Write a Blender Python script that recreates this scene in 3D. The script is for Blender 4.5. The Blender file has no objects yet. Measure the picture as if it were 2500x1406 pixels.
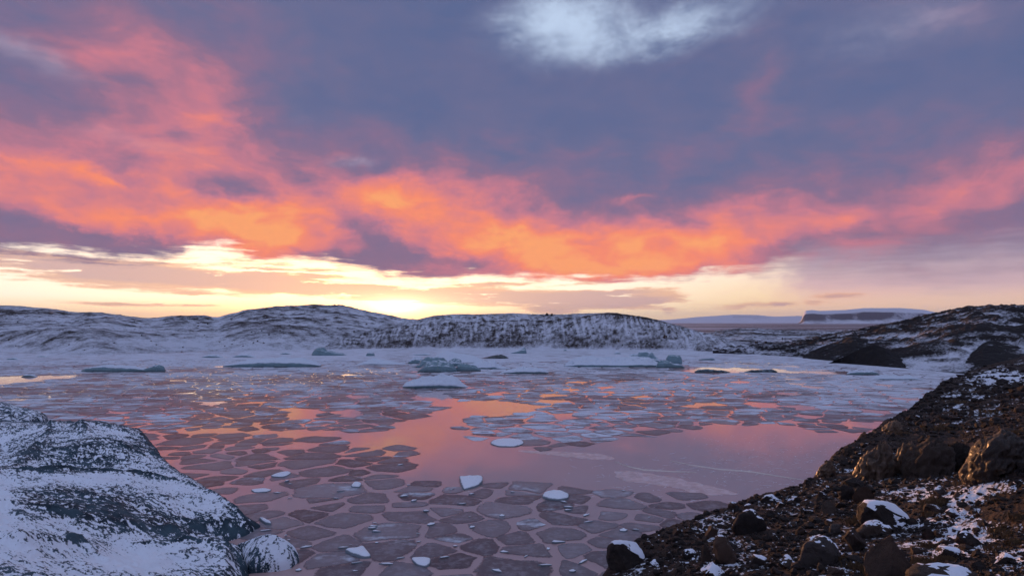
import bpy, math, random
import numpy as np
from mathutils import Vector, noise as mnoise

random.seed(7); np.random.seed(7)
sc = bpy.context.scene
COL = sc.collection
R = math.radians

# ------------------------------------------------------------------ camera
F = 1500.0            # focal length in photograph pixels (2500 wide)
HZ = 788.0            # row of the horizon
H = 12.0              # eye height above the lagoon, metres
cam_d = bpy.data.cameras.new('camera'); cam = bpy.data.objects.new('camera', cam_d); COL.objects.link(cam)
cam_d.sensor_width = 36.0; cam_d.lens = 36.0 * F / 2500.0
cam_d.shift_y = (HZ - 703.0) / 2500.0
cam_d.clip_start = 0.2; cam_d.clip_end = 120000.0
cam.location = (0, 0, H); cam.rotation_euler = (R(90), 0, 0)
sc.camera = cam
sc.render.resolution_x = 1024; sc.render.resolution_y = 575
vs = sc.view_settings
vs.view_transform = 'Standard'; vs.look = 'None'; vs.exposure = 0.0; vs.gamma = 1.0; vs.use_curve_mapping = False
cy = sc.cycles
cy.use_denoising = True
cy.max_bounces = 6; cy.diffuse_bounces = 2; cy.glossy_bounces = 3; cy.transmission_bounces = 2; cy.volume_bounces = 1
cy.use_adaptive_sampling = True; cy.adaptive_threshold = 0.02; cy.adaptive_min_samples = 12
cy.sample_clamp_indirect = 6.0

SUN_AZ, SUN_EL = R(-16.0), R(2.3)

# ------------------------------------------------------------------ node helpers
def lin(r, g, b):
    def c(v):
        v /= 255.0
        return v / 12.92 if v <= 0.04045 else ((v + 0.055) / 1.055) ** 2.4
    return (c(r), c(g), c(b), 1.0)

class NT:
    def __init__(s, tree):
        s.t = tree; s.n = tree.nodes; s.l = tree.links; s.n.clear()
    def put(s, sock, v):
        if isinstance(v, bpy.types.NodeSocket): s.l.new(v, sock)
        elif v is not None:
            try: sock.default_value = v
            except Exception: sock.default_value = v[:3]
    def node(s, typ, **k):
        nd = s.n.new(typ)
        for a, b in k.items(): setattr(nd, a, b)
        return nd
    def m(s, op, a, b=None, c=None, clamp=False):
        nd = s.node('ShaderNodeMath', operation=op, use_clamp=clamp)
        for i, v in enumerate((a, b, c)):
            if v is not None: s.put(nd.inputs[i], v)
        return nd.outputs[0]
    def vm(s, op, a, b=None, out=0):
        nd = s.node('ShaderNodeVectorMath', operation=op)
        s.put(nd.inputs[0], a)
        if b is not None: s.put(nd.inputs['Scale'] if op == 'SCALE' else nd.inputs[1], b)
        return nd.outputs['Value'] if op in ('DOT_PRODUCT', 'LENGTH', 'DISTANCE') else nd.outputs[0]
    def mix(s, f, a, b, blend='MIX', clampf=True):
        nd = s.node('ShaderNodeMix', data_type='RGBA', blend_type=blend, clamp_factor=clampf)
        s.put(nd.inputs[0], f); s.put(nd.inputs[6], a); s.put(nd.inputs[7], b)
        return nd.outputs[2]
    def mr(s, v, a, b, c=0.0, d=1.0, smooth=True):
        nd = s.node('ShaderNodeMapRange', interpolation_type='SMOOTHSTEP' if smooth else 'LINEAR')
        for i, q in enumerate((v, a, b, c, d)): s.put(nd.inputs[i], q)
        return nd.outputs[0]
    def noise(s, vec, scale, detail=3.0, rough=0.55, dist=0.0, color=False):
        nd = s.node('ShaderNodeTexNoise')
        s.put(nd.inputs['Vector'], vec); s.put(nd.inputs['Scale'], scale); s.put(nd.inputs['Detail'], detail)
        s.put(nd.inputs['Roughness'], rough); s.put(nd.inputs['Distortion'], dist)
        return nd.outputs['Color'] if color else nd.outputs[0]
    def vor(s, vec, scale, feature='F1'):
        nd = s.node('ShaderNodeTexVoronoi', feature=feature)
        s.put(nd.inputs['Vector'], vec); s.put(nd.inputs['Scale'], scale)
        return nd
    def ramp(s, f, stops, interp='LINEAR'):
        nd = s.node('ShaderNodeValToRGB'); cr = nd.color_ramp; cr.interpolation = interp
        while len(cr.elements) < len(stops): cr.elements.new(0.5)
        for e, (p, c) in zip(cr.elements, stops):
            e.position = p; e.color = c if len(c) == 4 else (*c, 1)
        s.put(nd.inputs[0], f); return nd.outputs[0]
    def xyz(s, x=0.0, y=0.0, z=0.0):
        nd = s.node('ShaderNodeCombineXYZ')
        for i, v in enumerate((x, y, z)): s.put(nd.inputs[i], v)
        return nd.outputs[0]
    def sep(s, v):
        nd = s.node('ShaderNodeSeparateXYZ'); s.put(nd.inputs[0], v); return nd.outputs
    def attr(s, name):
        nd = s.node('ShaderNodeAttribute', attribute_name=name); return nd.outputs['Fac']
    def curve(s, v, pts):
        nd = s.node('ShaderNodeFloatCurve'); c = nd.mapping.curves[0]
        nd.mapping.extend = 'HORIZONTAL'
        while len(c.points) < len(pts): c.points.new(0.5, 0.5)
        for q, (x, y) in zip(c.points, pts): q.location = (x, y)
        nd.mapping.update(); s.put(nd.inputs['Value'], v); return nd.outputs[0]

# ------------------------------------------------------------------ sky (direction space: azimuth / elevation in milliradians)
def S(u, v):
    az = math.atan((u - 1250) / F); el = math.atan((HZ - v) / F * math.cos(az))
    return az * 1000, el * 1000
def build_world():
    w = bpy.data.worlds.new('World'); sc.world = w; w.use_nodes = True
    n = NT(w.node_tree)
    D = n.node('ShaderNodeTexCoord').outputs['Generated']
    dx, dy, dz = n.sep(D)
    hor = n.m('SQRT', n.m('ADD', n.m('MULTIPLY', dx, dx), n.m('MULTIPLY', dy, dy)))
    az = n.m('MULTIPLY', n.m('ARCTAN2', dx, dy), 1000.0)
    el = n.m('MULTIPLY', n.m('ARCTAN2', dz, hor), 1000.0)
    # domain warp, two scales; clouds are stretched sideways near the horizon
    Ds = n.vm('MULTIPLY', D, (1.0, 1.0, 2.0))
    wa = n.vm('SUBTRACT', n.noise(Ds, 5.0, 2.0, 0.5, color=True), (0.5, 0.5, 0.5))
    wb = n.vm('SUBTRACT', n.noise(n.vm('MULTIPLY', D, (1.0, 1.0, 1.6)), 19.0, 4.0, 0.6, color=True), (0.5, 0.5, 0.5))
    P = n.xyz(az, el, 0.0)
    damp = n.mr(el, 20.0, 200.0, 0.25, 1.0)          # clouds lie flatter toward the horizon
    wv = n.vm('ADD', n.vm('MULTIPLY', wa, (130.0, 60.0, 0.0)), n.vm('MULTIPLY', wb, (110.0, 60.0, 0.0)))
    Pw = n.vm('ADD', P, n.vm('MULTIPLY', wv, n.xyz(1.0, damp, 0.0)))
    Pf = n.vm('ADD', P, n.vm('MULTIPLY', n.vm('MULTIPLY', wb, (70.0, 34.0, 0.0)), n.xyz(1.0, damp, 0.0)))
    def quad(p):
        x, y, _ = n.sep(p)
        return (n.xyz(n.m('MULTIPLY', x, x), n.m('MULTIPLY', y, y), n.m('MULTIPLY', x, y)), n.xyz(x, y, 1.0))
    QP, QW, QF = quad(P), quad(Pw), quad(Pf)
    def blobs(lst, src, start=0.0):
        acc = start
        for (u, v, ru, rv, ang, amp) in lst:
            a, e = S(u, v); ca = math.cos(a / 1000)
            k1 = ca * ca * 1000 / F; k2 = ca * math.cos(e / 1000) ** 2 * 1000 / F
            # exp(-r2 + ln|amp|) of a rotated ellipse, written as a quadratic form (cheap to shade)
            sa, sb = 0.82 * ru * k1, 0.82 * rv * k2
            c, q = math.cos(-R(ang)), math.sin(-R(ang))
            A = c * c / sa ** 2 + q * q / sb ** 2; B = q * q / sa ** 2 + c * c / sb ** 2; C = 2 * c * q * (1 / sa ** 2 - 1 / sb ** 2)
            Dx = -2 * A * a - C * e; Ey = -2 * B * e - C * a; G = A * a * a + B * e * e + C * a * e
            t = n.m('ADD', n.vm('DOT_PRODUCT', src[0], (-A, -B, -C)), n.vm('DOT_PRODUCT', src[1], (-Dx, -Ey, -G + math.log(abs(amp)))))
            g = n.m('EXPONENT', t)
            if amp < 0: acc = n.m('SUBTRACT', acc, g); continue
            acc = n.m('ADD', acc, g)
        return acc
    # light reaching the cloud base: 0 slate .. 1 orange
    lit = blobs([
        (120, 280, 800, 460, 0, .19), (700, 535, 1500, 150, 3, .15), (1900, 540, 1000, 120, -12, .14), (400, 200, 480, 160, 62, .13), (530, 320, 300, 160, 40, .16), (420, 380, 420, 90, 12, .04),
        (160, 90, 330, 100, 55, .07), (60, 505, 560, 70, 8, .12), (300, 520, 420, 70, 10, .08), (540, 545, 430, 90, 16, .27), (640, 572, 240, 60, 14, .18),
        (880, 510, 420, 92, -8, .30), (1010, 530, 260, 74, 12, .14), (1150, 560, 380, 116, 14, .30), (1340, 585, 330, 105, 6, .24), (1630, 598, 420, 110, -2, .38),
        (1600, 655, 300, 34, -2, .30), (1960, 555, 460, 100, -10, .25), (2330, 505, 420, 90, -20, .22), (2500, 430, 260, 110, -30, .14),
        (1865, 215, 80, 150, -8, .15), (1150, 625, 520, 55, 2, .24), (560, 600, 420, 45, 8, .14), (1200, 430, 1500, 130, 0, .10),
        (2280, 30, 330, 120, 0, .10), (700, 140, 420, 150, 30, .04), (2330, 640, 600, 90, -6, .12), (760, 590, 700, 60, 8, .14),
        (920, 590, 130, 40, 18, -.34), (1080, 640, 360, 24, 3, -.30), (760, 622, 200, 20, 8, -.24),
        (150, 594, 460, 42, 6, -.44), (590, 460, 110, 46, 14, -.26), (60, 555, 200, 30, 0, -.16),
        (1930, 612, 420, 34, -8, -.22), (660, 330, 90, 110, 0, -.10), (1380, 500, 90, 60, 0, -.10)], QW, 0.06)
    small = n.m('ADD', blobs([(195, 410, 100, 26, 12, .26), (270, 440, 50, 10, 20, .2), (1550, 485, 60, 9, -5, .16), (40, 395, 80, 10, 8, .14)], QF), 0.0)
    tex = n.m('SUBTRACT', n.noise(n.vm('MULTIPLY', n.vm('ADD', D, n.vm('SCALE', wa, 0.12)), (1.0, 1.0, 2.2)), 9.0, 5.0, 0.54), 0.5)
    lit = n.m('MULTIPLY', lit, n.m('MULTIPLY_ADD', tex, 0.55, 0.96))
    lit = n.m('ADD', n.m('ADD', lit, small), n.m('MULTIPLY', tex, n.m('MULTIPLY_ADD', n.m('MINIMUM', lit, 0.9), 0.75, 0.22)))
    tex2 = n.m('SUBTRACT', n.noise(n.vm('MULTIPLY', n.vm('ADD', D, n.vm('SCALE', wb, 0.05)), (1.0, 1.0, 2.6)), 22.0, 5.0, 0.54), 0.5)
    lit = n.m('ADD', lit, n.m('MULTIPLY', tex2, n.m('MULTIPLY_ADD', n.m('MINIMUM', lit, 0.8), 0.38, 0.05)))
    floor_ = n.m('MULTIPLY_ADD', n.mr(el, 260.0, 110.0), 0.24, 0.03)
    lit = n.m('SMOOTH_MAX', lit, n.m('MULTIPLY_ADD', tex2, 0.25, floor_), 0.12)
    front = n.mr(dy, -0.2, 0.6)
    lit = n.m('MULTIPLY', lit, n.m('MULTIPLY_ADD', front, 0.9, 0.1))
    deck = n.ramp(lit, [(0.0, lin(88, 104, 146)), (0.13, lin(106, 109, 146)), (0.30, lin(140, 112, 142)), (0.50, lin(198, 124, 142)),
                        (0.68, lin(232, 134, 128)), (0.84, lin(250, 142, 110)), (1.0, lin(255, 166, 108))])
    # cool greys in the bright holes of the deck
    op = blobs([(1370, 60, 170, 100, 0, .72), (1630, 80, 240, 60, -10, .50), (1480, 60, 420, 110, 0, .24), (2190, 70, 330, 110, 0, .24), (60, 135, 260, 60, 12, .28),
                (870, 400, 90, 26, -8, .30), (740, 275, 110, 60, 0, .13), (350, 350, 330, 40, 8, .16)], QF)
    up = n.mr(el, 480.0, 900.0, 0.0, 0.60)
    back = n.m('MULTIPLY', n.mr(dy, 0.35, -0.5), 0.62)
    hole = n.mr(n.noise(Ds, 3.2, 4.0, 0.6), 0.35, 0.65)
    far = n.m('MULTIPLY', n.m('MAXIMUM', up, back), n.m('MULTIPLY_ADD', hole, 0.5, 0.75))
    op2 = n.mr(n.m('MULTIPLY', op, n.m('ADD', n.m('MULTIPLY_ADD', tex, 2.0, 1.0), n.m('MULTIPLY', tex2, 1.0))), 0.06, 1.0, 0.0, 0.92)
    op2 = n.m('MAXIMUM', n.m('MINIMUM', op2, 1.0), far)
    warm = n.m('MULTIPLY', n.mr(el, 170.0, 70.0), front)
    deck = n.mix(warm, deck, (1.06, 0.97, 0.90, 1.0), 'MULTIPLY')
    deck = n.mix(n.m('MAXIMUM', op2, 0.0), deck, n.mix(front, lin(176, 188, 230), lin(196, 215, 242)))
    # clear strip under the deck
    right = n.mr(az, 80.0, 420.0)
    clear_l = n.ramp(n.mr(el, 0.0, 140.0, 0, 1, False), [(0.0, lin(255, 226, 146)), (0.12, lin(255, 240, 190)), (0.26, lin(255, 252, 238)), (0.7, lin(250, 244, 236)), (1.0, lin(222, 220, 230))])
    clear_r = n.ramp(n.mr(el, 0.0, 140.0, 0, 1, False), [(0.0, lin(252, 208, 150)), (0.25, lin(252, 222, 176)), (0.5, lin(250, 226, 206)), (1.0, lin(205, 190, 205))])
    clear = n.mix(right, clear_l, clear_r)
    veil = n.mr(n.m('ADD', az, n.m('MULTIPLY', n.sep(wb)[0], 160.0)), 330.0, 480.0)
    veilc = n.ramp(n.mr(n.m('ADD', el, n.m('MULTIPLY', tex, 40.0)), 0.0, 150.0, 0, 1, False), [(0.0, lin(250, 200, 168)), (0.16, lin(238, 176, 170)), (0.36, lin(196, 160, 178)), (0.62, lin(158, 144, 176)), (1.0, lin(136, 130, 168))])
    clear = n.mix(n.m('MULTIPLY', veil, n.mr(el, 12.0, 60.0, 0.25, 0.95)), clear, veilc)
    sky = n.node('ShaderNodeTexSky', sky_type='NISHITA', sun_disc=False, sun_elevation=SUN_EL, sun_rotation=SUN_AZ, air_density=1.0, dust_density=1.5)
    clear = n.mix(0.06, clear, sky.outputs[0], 'ADD')
    # streak clouds low over the horizon
    sn = n.noise(n.vm('MULTIPLY', n.vm('ADD', D, n.vm('MULTIPLY', wb, (0.05, 0.05, 0.008))), (1.0, 1.0, 12.0)), 9.0, 6.0, 0.62)
    st = blobs([(250, 668, 620, 22, 3, 1.0), (620, 690, 620, 20, 4, 1.0), (950, 712, 620, 24, 3, 1.0), (1130, 722, 380, 16, 2, .9), (350, 742, 260, 9, 1, .75), (620, 652, 300, 22, 2, .7),
                (1420, 728, 260, 22, 1, 1.3), (1500, 742, 170, 14, -4, 1.0), (1340, 753, 70, 13, 0, 1.0), (1190, 692, 120, 14, 0, .8), (1530, 713, 130, 9, -3, .8), (1400, 690, 150, 12, 0, .6),
                (1825, 747, 80, 10, 0, .9), (2035, 723, 70, 12, 0, 1.0), (2105, 722, 40, 8, 0, .8), (1888, 743, 34, 9, 0, .9), (1921, 743, 34, 9, 0, .9), (1990, 739, 34, 9, 0, .8), (640, 663, 50, 16, 0, .8),
                (770, 674, 50, 12, 0, .8), (230, 644, 620, 18, 5, .5), (1640, 765, 60, 14, 20, .7), (300, 700, 500, 14, 4, .6)], QF)
    stm = n.mr(n.m('MULTIPLY', st, n.m('MULTIPLY_ADD', sn, 4.4, -1.45)), 0.16, 0.70)
    near_sun = blobs([(980, 745, 560, 130, 0, 1.0)], QP)
    stc = n.mix(n.mr(n.m('MULTIPLY', st, sn), 0.2, 0.75), lin(250, 186, 140), lin(198, 150, 152))
    stc = n.mix(n.m('MULTIPLY', near_sun, 0.55), stc, lin(255, 176, 110))
    clear = n.mix(n.m('MULTIPLY', stm, 0.80), clear, stc)
    glow = blobs([(980, 765, 330, 70, 0, 0.35), (975, 752, 170, 40, 0, 1.0), (968, 750, 60, 20, 0, 2.5)], QP)
    clear = n.mix(1.0, clear, n.vm('SCALE', (1.0, 0.78, 0.38), glow), 'ADD', False)
    # lower edge of the deck
    ebl = [(-400, 640), (0, 618), (200, 624), (420, 622), (520, 604), (640, 622), (800, 650), (950, 668), (1150, 672), (1350, 676), (1550, 682), (1680, 682), (1760, 662), (1900, 650), (2100, 640), (2300, 640), (2500, 620), (2900, 600)]
    pts = []
    for u, v in ebl:
        a, e = S(u, v); pts.append((min(1, max(0, (a + 1000) / 2000)), e / 300))
    eb = n.m('MULTIPLY', n.curve(n.m('MULTIPLY_ADD', n.sep(Pf)[0], 0.0005, 0.5), pts), 300.0)
    pe = n.m('ADD', n.m('ADD', n.sep(Pf)[1], n.m('MULTIPLY', tex, 46.0)), n.m('MULTIPLY', n.m('SUBTRACT', sn, 0.5), 55.0))
    soft = n.m('MULTIPLY_ADD', veil, 34.0, 11.0)
    mask = n.mr(n.m('DIVIDE', n.m('SUBTRACT', pe, eb), soft), -0.9, 1.0)
    col = n.mix(mask, clear, deck)
    bg = n.node('ShaderNodeBackground'); n.put(bg.inputs[0], col); bg.inputs[1].default_value = 1.0
    out = n.node('ShaderNodeOutputWorld'); n.l.new(bg.outputs[0], out.inputs[0])
    w.cycles.sampling_method = 'NONE'
build_world()

# ------------------------------------------------------------------ sun, low over the gap between the hills
sd = bpy.data.lights.new('sun', 'SUN'); sd.energy = 5.0; sd.angle = R(0.5); sd.color = (1.0, 0.46, 0.19)
so = bpy.data.objects.new('sun', sd); COL.objects.link(so)
sun_dir = Vector((math.sin(SUN_AZ) * math.cos(SUN_EL), math.cos(SUN_AZ) * math.cos(SUN_EL), math.sin(SUN_EL)))
so.rotation_euler = sun_dir.to_track_quat('Z', 'Y').to_euler(); so.location = (-40, 60, 60)

# ------------------------------------------------------------------ geometry helpers
def at(u, v, d):                       # photograph pixel at a known distance -> point of the place
    return ((u - 1250) / F * d, d, H - (v - HZ) / F * d)
def onwater(u, v, z=0.0):
    d = F * (H - z) / (v - HZ); return ((u - 1250) / F * d, d)
_perm = np.random.RandomState(3).permutation(512).astype(np.int64)
_perm = np.concatenate([_perm, _perm, _perm])
_ga = np.random.RandomState(4).rand(512) * 2 * np.pi
_gx, _gy = np.cos(_ga), np.sin(_ga)
def perlin(x, y, seed=0):
    x = np.asarray(x, float) + seed * 17.31; y = np.asarray(y, float) + seed * 9.77
    xi = np.floor(x).astype(np.int64); yi = np.floor(y).astype(np.int64)
    xf, yf = x - xi, y - yi
    def g(ix, iy, fx, fy):
        h = _perm[_perm[ix & 511] + (iy & 511)] & 511
        return _gx[h] * fx + _gy[h] * fy
    s = xf * xf * xf * (xf * (xf * 6 - 15) + 10); t = yf * yf * yf * (yf * (yf * 6 - 15) + 10)
    a = g(xi, yi, xf, yf); b = g(xi + 1, yi, xf - 1, yf); c = g(xi, yi + 1, xf, yf - 1); d = g(xi + 1, yi + 1, xf - 1, yf - 1)
    return ((a + (b - a) * s) * (1 - t) + (c + (d - c) * s) * t) * 1.5
def fbm(x, y, octv=5, gain=0.5, seed=0, ridged=False):
    tot = 0; amp = 1.0; f = 1.0; nrm = 0
    for i in range(octv):
        p = perlin(np.asarray(x) * f, np.asarray(y) * f, seed + i * 3)
        if ridged: p = 1 - 2 * np.abs(p)
        tot = tot + p * amp; nrm += amp; amp *= gain; f *= 2.03
    return tot / nrm
def sstep(x, a, b):
    t = np.clip((np.asarray(x, float) - a) / (b - a), 0, 1); return t * t * (3 - 2 * t)
def tps(pts):                          # thin plate surface through scattered heights
    pts = np.array(pts, float); n = len(pts); X = pts[:, :2]
    d = np.hypot(X[:, None, 0] - X[None, :, 0], X[:, None, 1] - X[None, :, 1])
    K = d * d * np.log(d + 1e-9) + np.eye(n) * 2.0
    Pm = np.c_[np.ones(n), X]
    A = np.zeros((n + 3, n + 3)); A[:n, :n] = K; A[:n, n:] = Pm; A[n:, :n] = Pm.T
    w = np.linalg.solve(A, np.r_[pts[:, 2], 0, 0, 0])
    def f(x, y):
        x = np.asarray(x, float); y = np.asarray(y, float)
        z = w[n] + w[n + 1] * x + w[n + 2] * y
        for i in range(n):
            r2 = (x - X[i, 0]) ** 2 + (y - X[i, 1]) ** 2
            z = z + w[i] * 0.5 * r2 * np.log(r2 + 1e-12)
        return z
    return f
def sdf(px, py, poly):                 # signed distance, positive inside
    px = np.asarray(px, float); py = np.asarray(py, float)
    best = np.full(px.shape, 1e9); ins = np.zeros(px.shape, bool); n = len(poly)
    for i in range(n):
        ax, ay = poly[i]; bx, by = poly[(i + 1) % n]
        ex, ey = bx - ax, by - ay
        t = np.clip(((px - ax) * ex + (py - ay) * ey) / (ex * ex + ey * ey + 1e-12), 0, 1)
        best = np.minimum(best, np.hypot(px - ax - t * ex, py - ay - t * ey))
        if ay != by:
            c = ((ay > py) != (by > py)) & (px < (bx - ax) * (py - ay) / (by - ay) + ax)
            ins ^= c
    return np.where(ins, best, -best)
def inpoly(x, y, poly): return bool(sdf(np.array([x]), np.array([y]), poly)[0] > 0)

def tag(o, label=None, cat=None, group=None, kind=None):
    if label: o['label'] = label
    if cat: o['category'] = cat
    if group: o['group'] = group
    if kind: o['kind'] = kind
    return o
def link(name, me, mat=None, parent=None, loc=None):
    o = bpy.data.objects.new(name, me); COL.objects.link(o)
    if mat is not None and me is not None and not me.materials: me.materials.append(mat)
    if parent is not None: o.parent = parent
    if loc is not None: o.location = loc
    return o
def mesh(name, V, polys, smooth=True, attrs=None):
    """V (n,3); polys = (k,3)/(k,4) int array or list of index lists"""
    me = bpy.data.meshes.new(name); V = np.asarray(V, np.float32)
    me.vertices.add(len(V)); me.vertices.foreach_set('co', V.ravel())
    if isinstance(polys, np.ndarray):
        k, s = polys.shape; loops = polys.ravel().astype(np.int32)
        starts = np.arange(0, k * s, s, dtype=np.int32)
    else:
        lens = np.array([len(p) for p in polys]); loops = np.concatenate([np.asarray(p) for p in polys]).astype(np.int32)
        k = len(polys); starts = np.r_[0, np.cumsum(lens)[:-1]].astype(np.int32)
    me.loops.add(len(loops)); me.loops.foreach_set('vertex_index', loops)
    me.polygons.add(k); me.polygons.foreach_set('loop_start', starts)
    me.polygons.foreach_set('use_smooth', np.full(k, smooth, bool))
    me.update(calc_edges=True)
    for nm, a in (attrs or {}).items():
        at_ = me.attributes.new(nm, 'FLOAT', 'POINT'); at_.data.foreach_set('value', np.asarray(a, np.float32).ravel())
    return me
def boxblur(Z, r):
    for ax in (0, 1):
        n = Z.shape[ax]; pad = [(0, 0), (0, 0)]; pad[ax] = (r + 1, r)
        c = np.cumsum(np.pad(Z, pad, mode='edge'), axis=ax)
        Z = (np.take(c, np.arange(2 * r + 1, n + 2 * r + 1), axis=ax) - np.take(c, np.arange(0, n), axis=ax)) / (2 * r + 1)
    return Z
def hollows(Z, r, k):                  # snow gathers in hollows and blows off the ribs
    c = Z - boxblur(boxblur(Z, r), r); c = c / (np.std(c) + 1e-9); return -k * np.clip(c, -1.8, 1.8)
def gridfaces(nu, nv):
    i = np.arange(nu * nv).reshape(nv, nu)
    return np.stack([i[:-1, :-1], i[:-1, 1:], i[1:, 1:], i[1:, :-1]], -1).reshape(-1, 4)

_ones = 'first second third fourth fifth sixth seventh eighth ninth tenth eleventh twelfth thirteenth fourteenth fifteenth sixteenth seventeenth eighteenth nineteenth'.split()
_tens = {2: 'twent', 3: 'thirt', 4: 'fort', 5: 'fift', 6: 'sixt', 7: 'sevent', 8: 'eight', 9: 'ninet'}
def nth(k):
    if k >= 100: return 'hundred-and-' + nth(k - 100) if k > 100 else 'hundredth'
    if k < 20: return _ones[k - 1]
    t, o = divmod(k, 10); return _tens[t] + ('ieth' if o == 0 else 'y-' + _ones[o - 1])
def place_words(items, marks, look, noun):
    """label = look + rank by distance on one side of the nearest landmark, as seen in the photograph"""
    bins = {}
    for f in items:
        q = [(abs(f['u'] - a) / 2.2 + abs(f['v'] - b), a, b, w) for a, b, w in marks]; dd, a, b, w = min(q)
        du, dv = (f['u'] - a) / 2.2, f['v'] - b
        side = ('on the left of' if du < 0 else 'on the right of') if abs(du) > abs(dv) else ('behind' if dv < 0 else 'in front of')
        bins.setdefault((w, side), []).append((dd, f))
    for (w, side), L in bins.items():
        L.sort(key=lambda t: t[0])
        for k, (dd, f) in enumerate(L):
            r = 'nearest' if k == 0 else nth(k + 1) + ' nearest'
            f['label'] = '%s %s, %s %s the %s' % (look(f), noun, r, side, w)

# ------------------------------------------------------------------ materials
def newmat(name):
    m = bpy.data.materials.new(name); m.use_nodes = True; n = NT(m.node_tree)
    b = n.node('ShaderNodeBsdfPrincipled'); o = n.node('ShaderNodeOutputMaterial'); n.l.new(b.outputs[0], o.inputs[0])
    return m, n, b
def bump(n, b, h, strength=0.4, dist=0.05):
    bp = n.node('ShaderNodeBump'); n.put(bp.inputs['Height'], h); bp.inputs['Strength'].default_value = strength; bp.inputs['Distance'].default_value = dist
    n.l.new(bp.outputs[0], b.inputs['Normal'])
SNOW = (0.78, 0.80, 0.88, 1)
SNOWD = (0.62, 0.63, 0.70, 1)      # thin snow with grit in it
def mat_terrain(name, cover, fine=1.4, streak=0.0, dark=(0.030, 0.024, 0.024, 1), brown=(0.055, 0.040, 0.034, 1), big=0.06, slopew=0.9, attr='cover', bigw=1.2):
    m, n, b = newmat(name)
    g = n.node('ShaderNodeNewGeometry'); pos = g.outputs['Position']; nz = n.sep(g.outputs['Normal'])[2]
    n1 = n.noise(pos, fine * 1.7, 4.0, 0.7); n2 = n.noise(pos, fine * 0.27, 4.0, 0.65); n3 = n.noise(pos, big, 2.0, 0.5)
    s = n.m('ADD', n.m('MULTIPLY', n.m('SUBTRACT', n1, 0.5), 1.5), n.m('MULTIPLY', n.m('SUBTRACT', n2, 0.5), 1.5))
    s = n.m('ADD', s, n.m('MULTIPLY', n.m('SUBTRACT', n3, 0.5), bigw))
    if streak:
        n4 = n.noise(n.vm('MULTIPLY', pos, (1.0, 0.12, 0.22)), fine * 0.55, 4.0, 0.65, 0.5)
        s = n.m('ADD', s, n.m('MULTIPLY', n.m('SUBTRACT', n4, 0.5), streak))
    s = n.m('ADD', s, n.m('MULTIPLY', n.m('SUBTRACT', nz, 0.93), slopew))
    s = n.m('ADD', s, cover - 0.5)
    if attr: s = n.m('ADD', s, n.attr(attr))
    f = n.mr(s, -0.34, 0.36, smooth=False)
    rock = n.mix(n2, dark, brown)
    n.put(b.inputs['Base Color'], n.mix(f, rock, SNOWD))
    n.put(b.inputs['Roughness'], 0.85); b.inputs['Specular IOR Level'].default_value = 0.2
    bump(n, b, n1, 0.5, 0.25 / fine)
    return m

# ------------------------------------------------------------------ ground, mountains, hills
def mat_plain():
    m, n, b = newmat('plain'); g = n.node('ShaderNodeNewGeometry'); pos = g.outputs['Position']
    a = n.noise(n.vm('MULTIPLY', pos, (0.2, 1.0, 1.0)), 0.006, 5.0, 0.65); c = n.noise(pos, 0.25, 3.0, 0.6)
    f = n.mr(n.m('ADD', a, n.m('MULTIPLY', n.m('SUBTRACT', c, 0.5), 0.35)), 0.42, 0.62)
    n.put(b.inputs['Base Color'], n.mix(f, (0.045, 0.045, 0.06, 1), (0.42, 0.44, 0.54, 1))); b.inputs['Roughness'].default_value = 0.9
    b.inputs['Specular IOR Level'].default_value = 0.1
    return m
def build_ground():
    rr = np.concatenate([[0.0], np.geomspace(20, 38000, 90)]); na = 144
    th = np.linspace(0, 2 * np.pi, na, endpoint=False)
    V = []
    for r in rr:
        z = -2.5 + 2.8 * sstep(r, 330, 430) + sstep(r, 500, 1500) * 0.3
        V.append(np.c_[r * np.sin(th), r * np.cos(th), np.full(na, z)])
    V = np.concatenate(V); i = np.arange(len(rr) * na).reshape(len(rr), na)
    j = np.roll(i, -1, axis=1)
    fc = np.stack([i[:-1], j[:-1], j[1:], i[1:]], -1).reshape(-1, 4)[na:]
    tri = [[0, i[1][k], j[1][k]] for k in range(na)]
    me = mesh('ground', V, [list(q) for q in fc] + tri)
    tag(link('ground', me, mat_plain()), 'wide flat snow-dusted plain reaching to the horizon', kind='structure')
build_ground()

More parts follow.
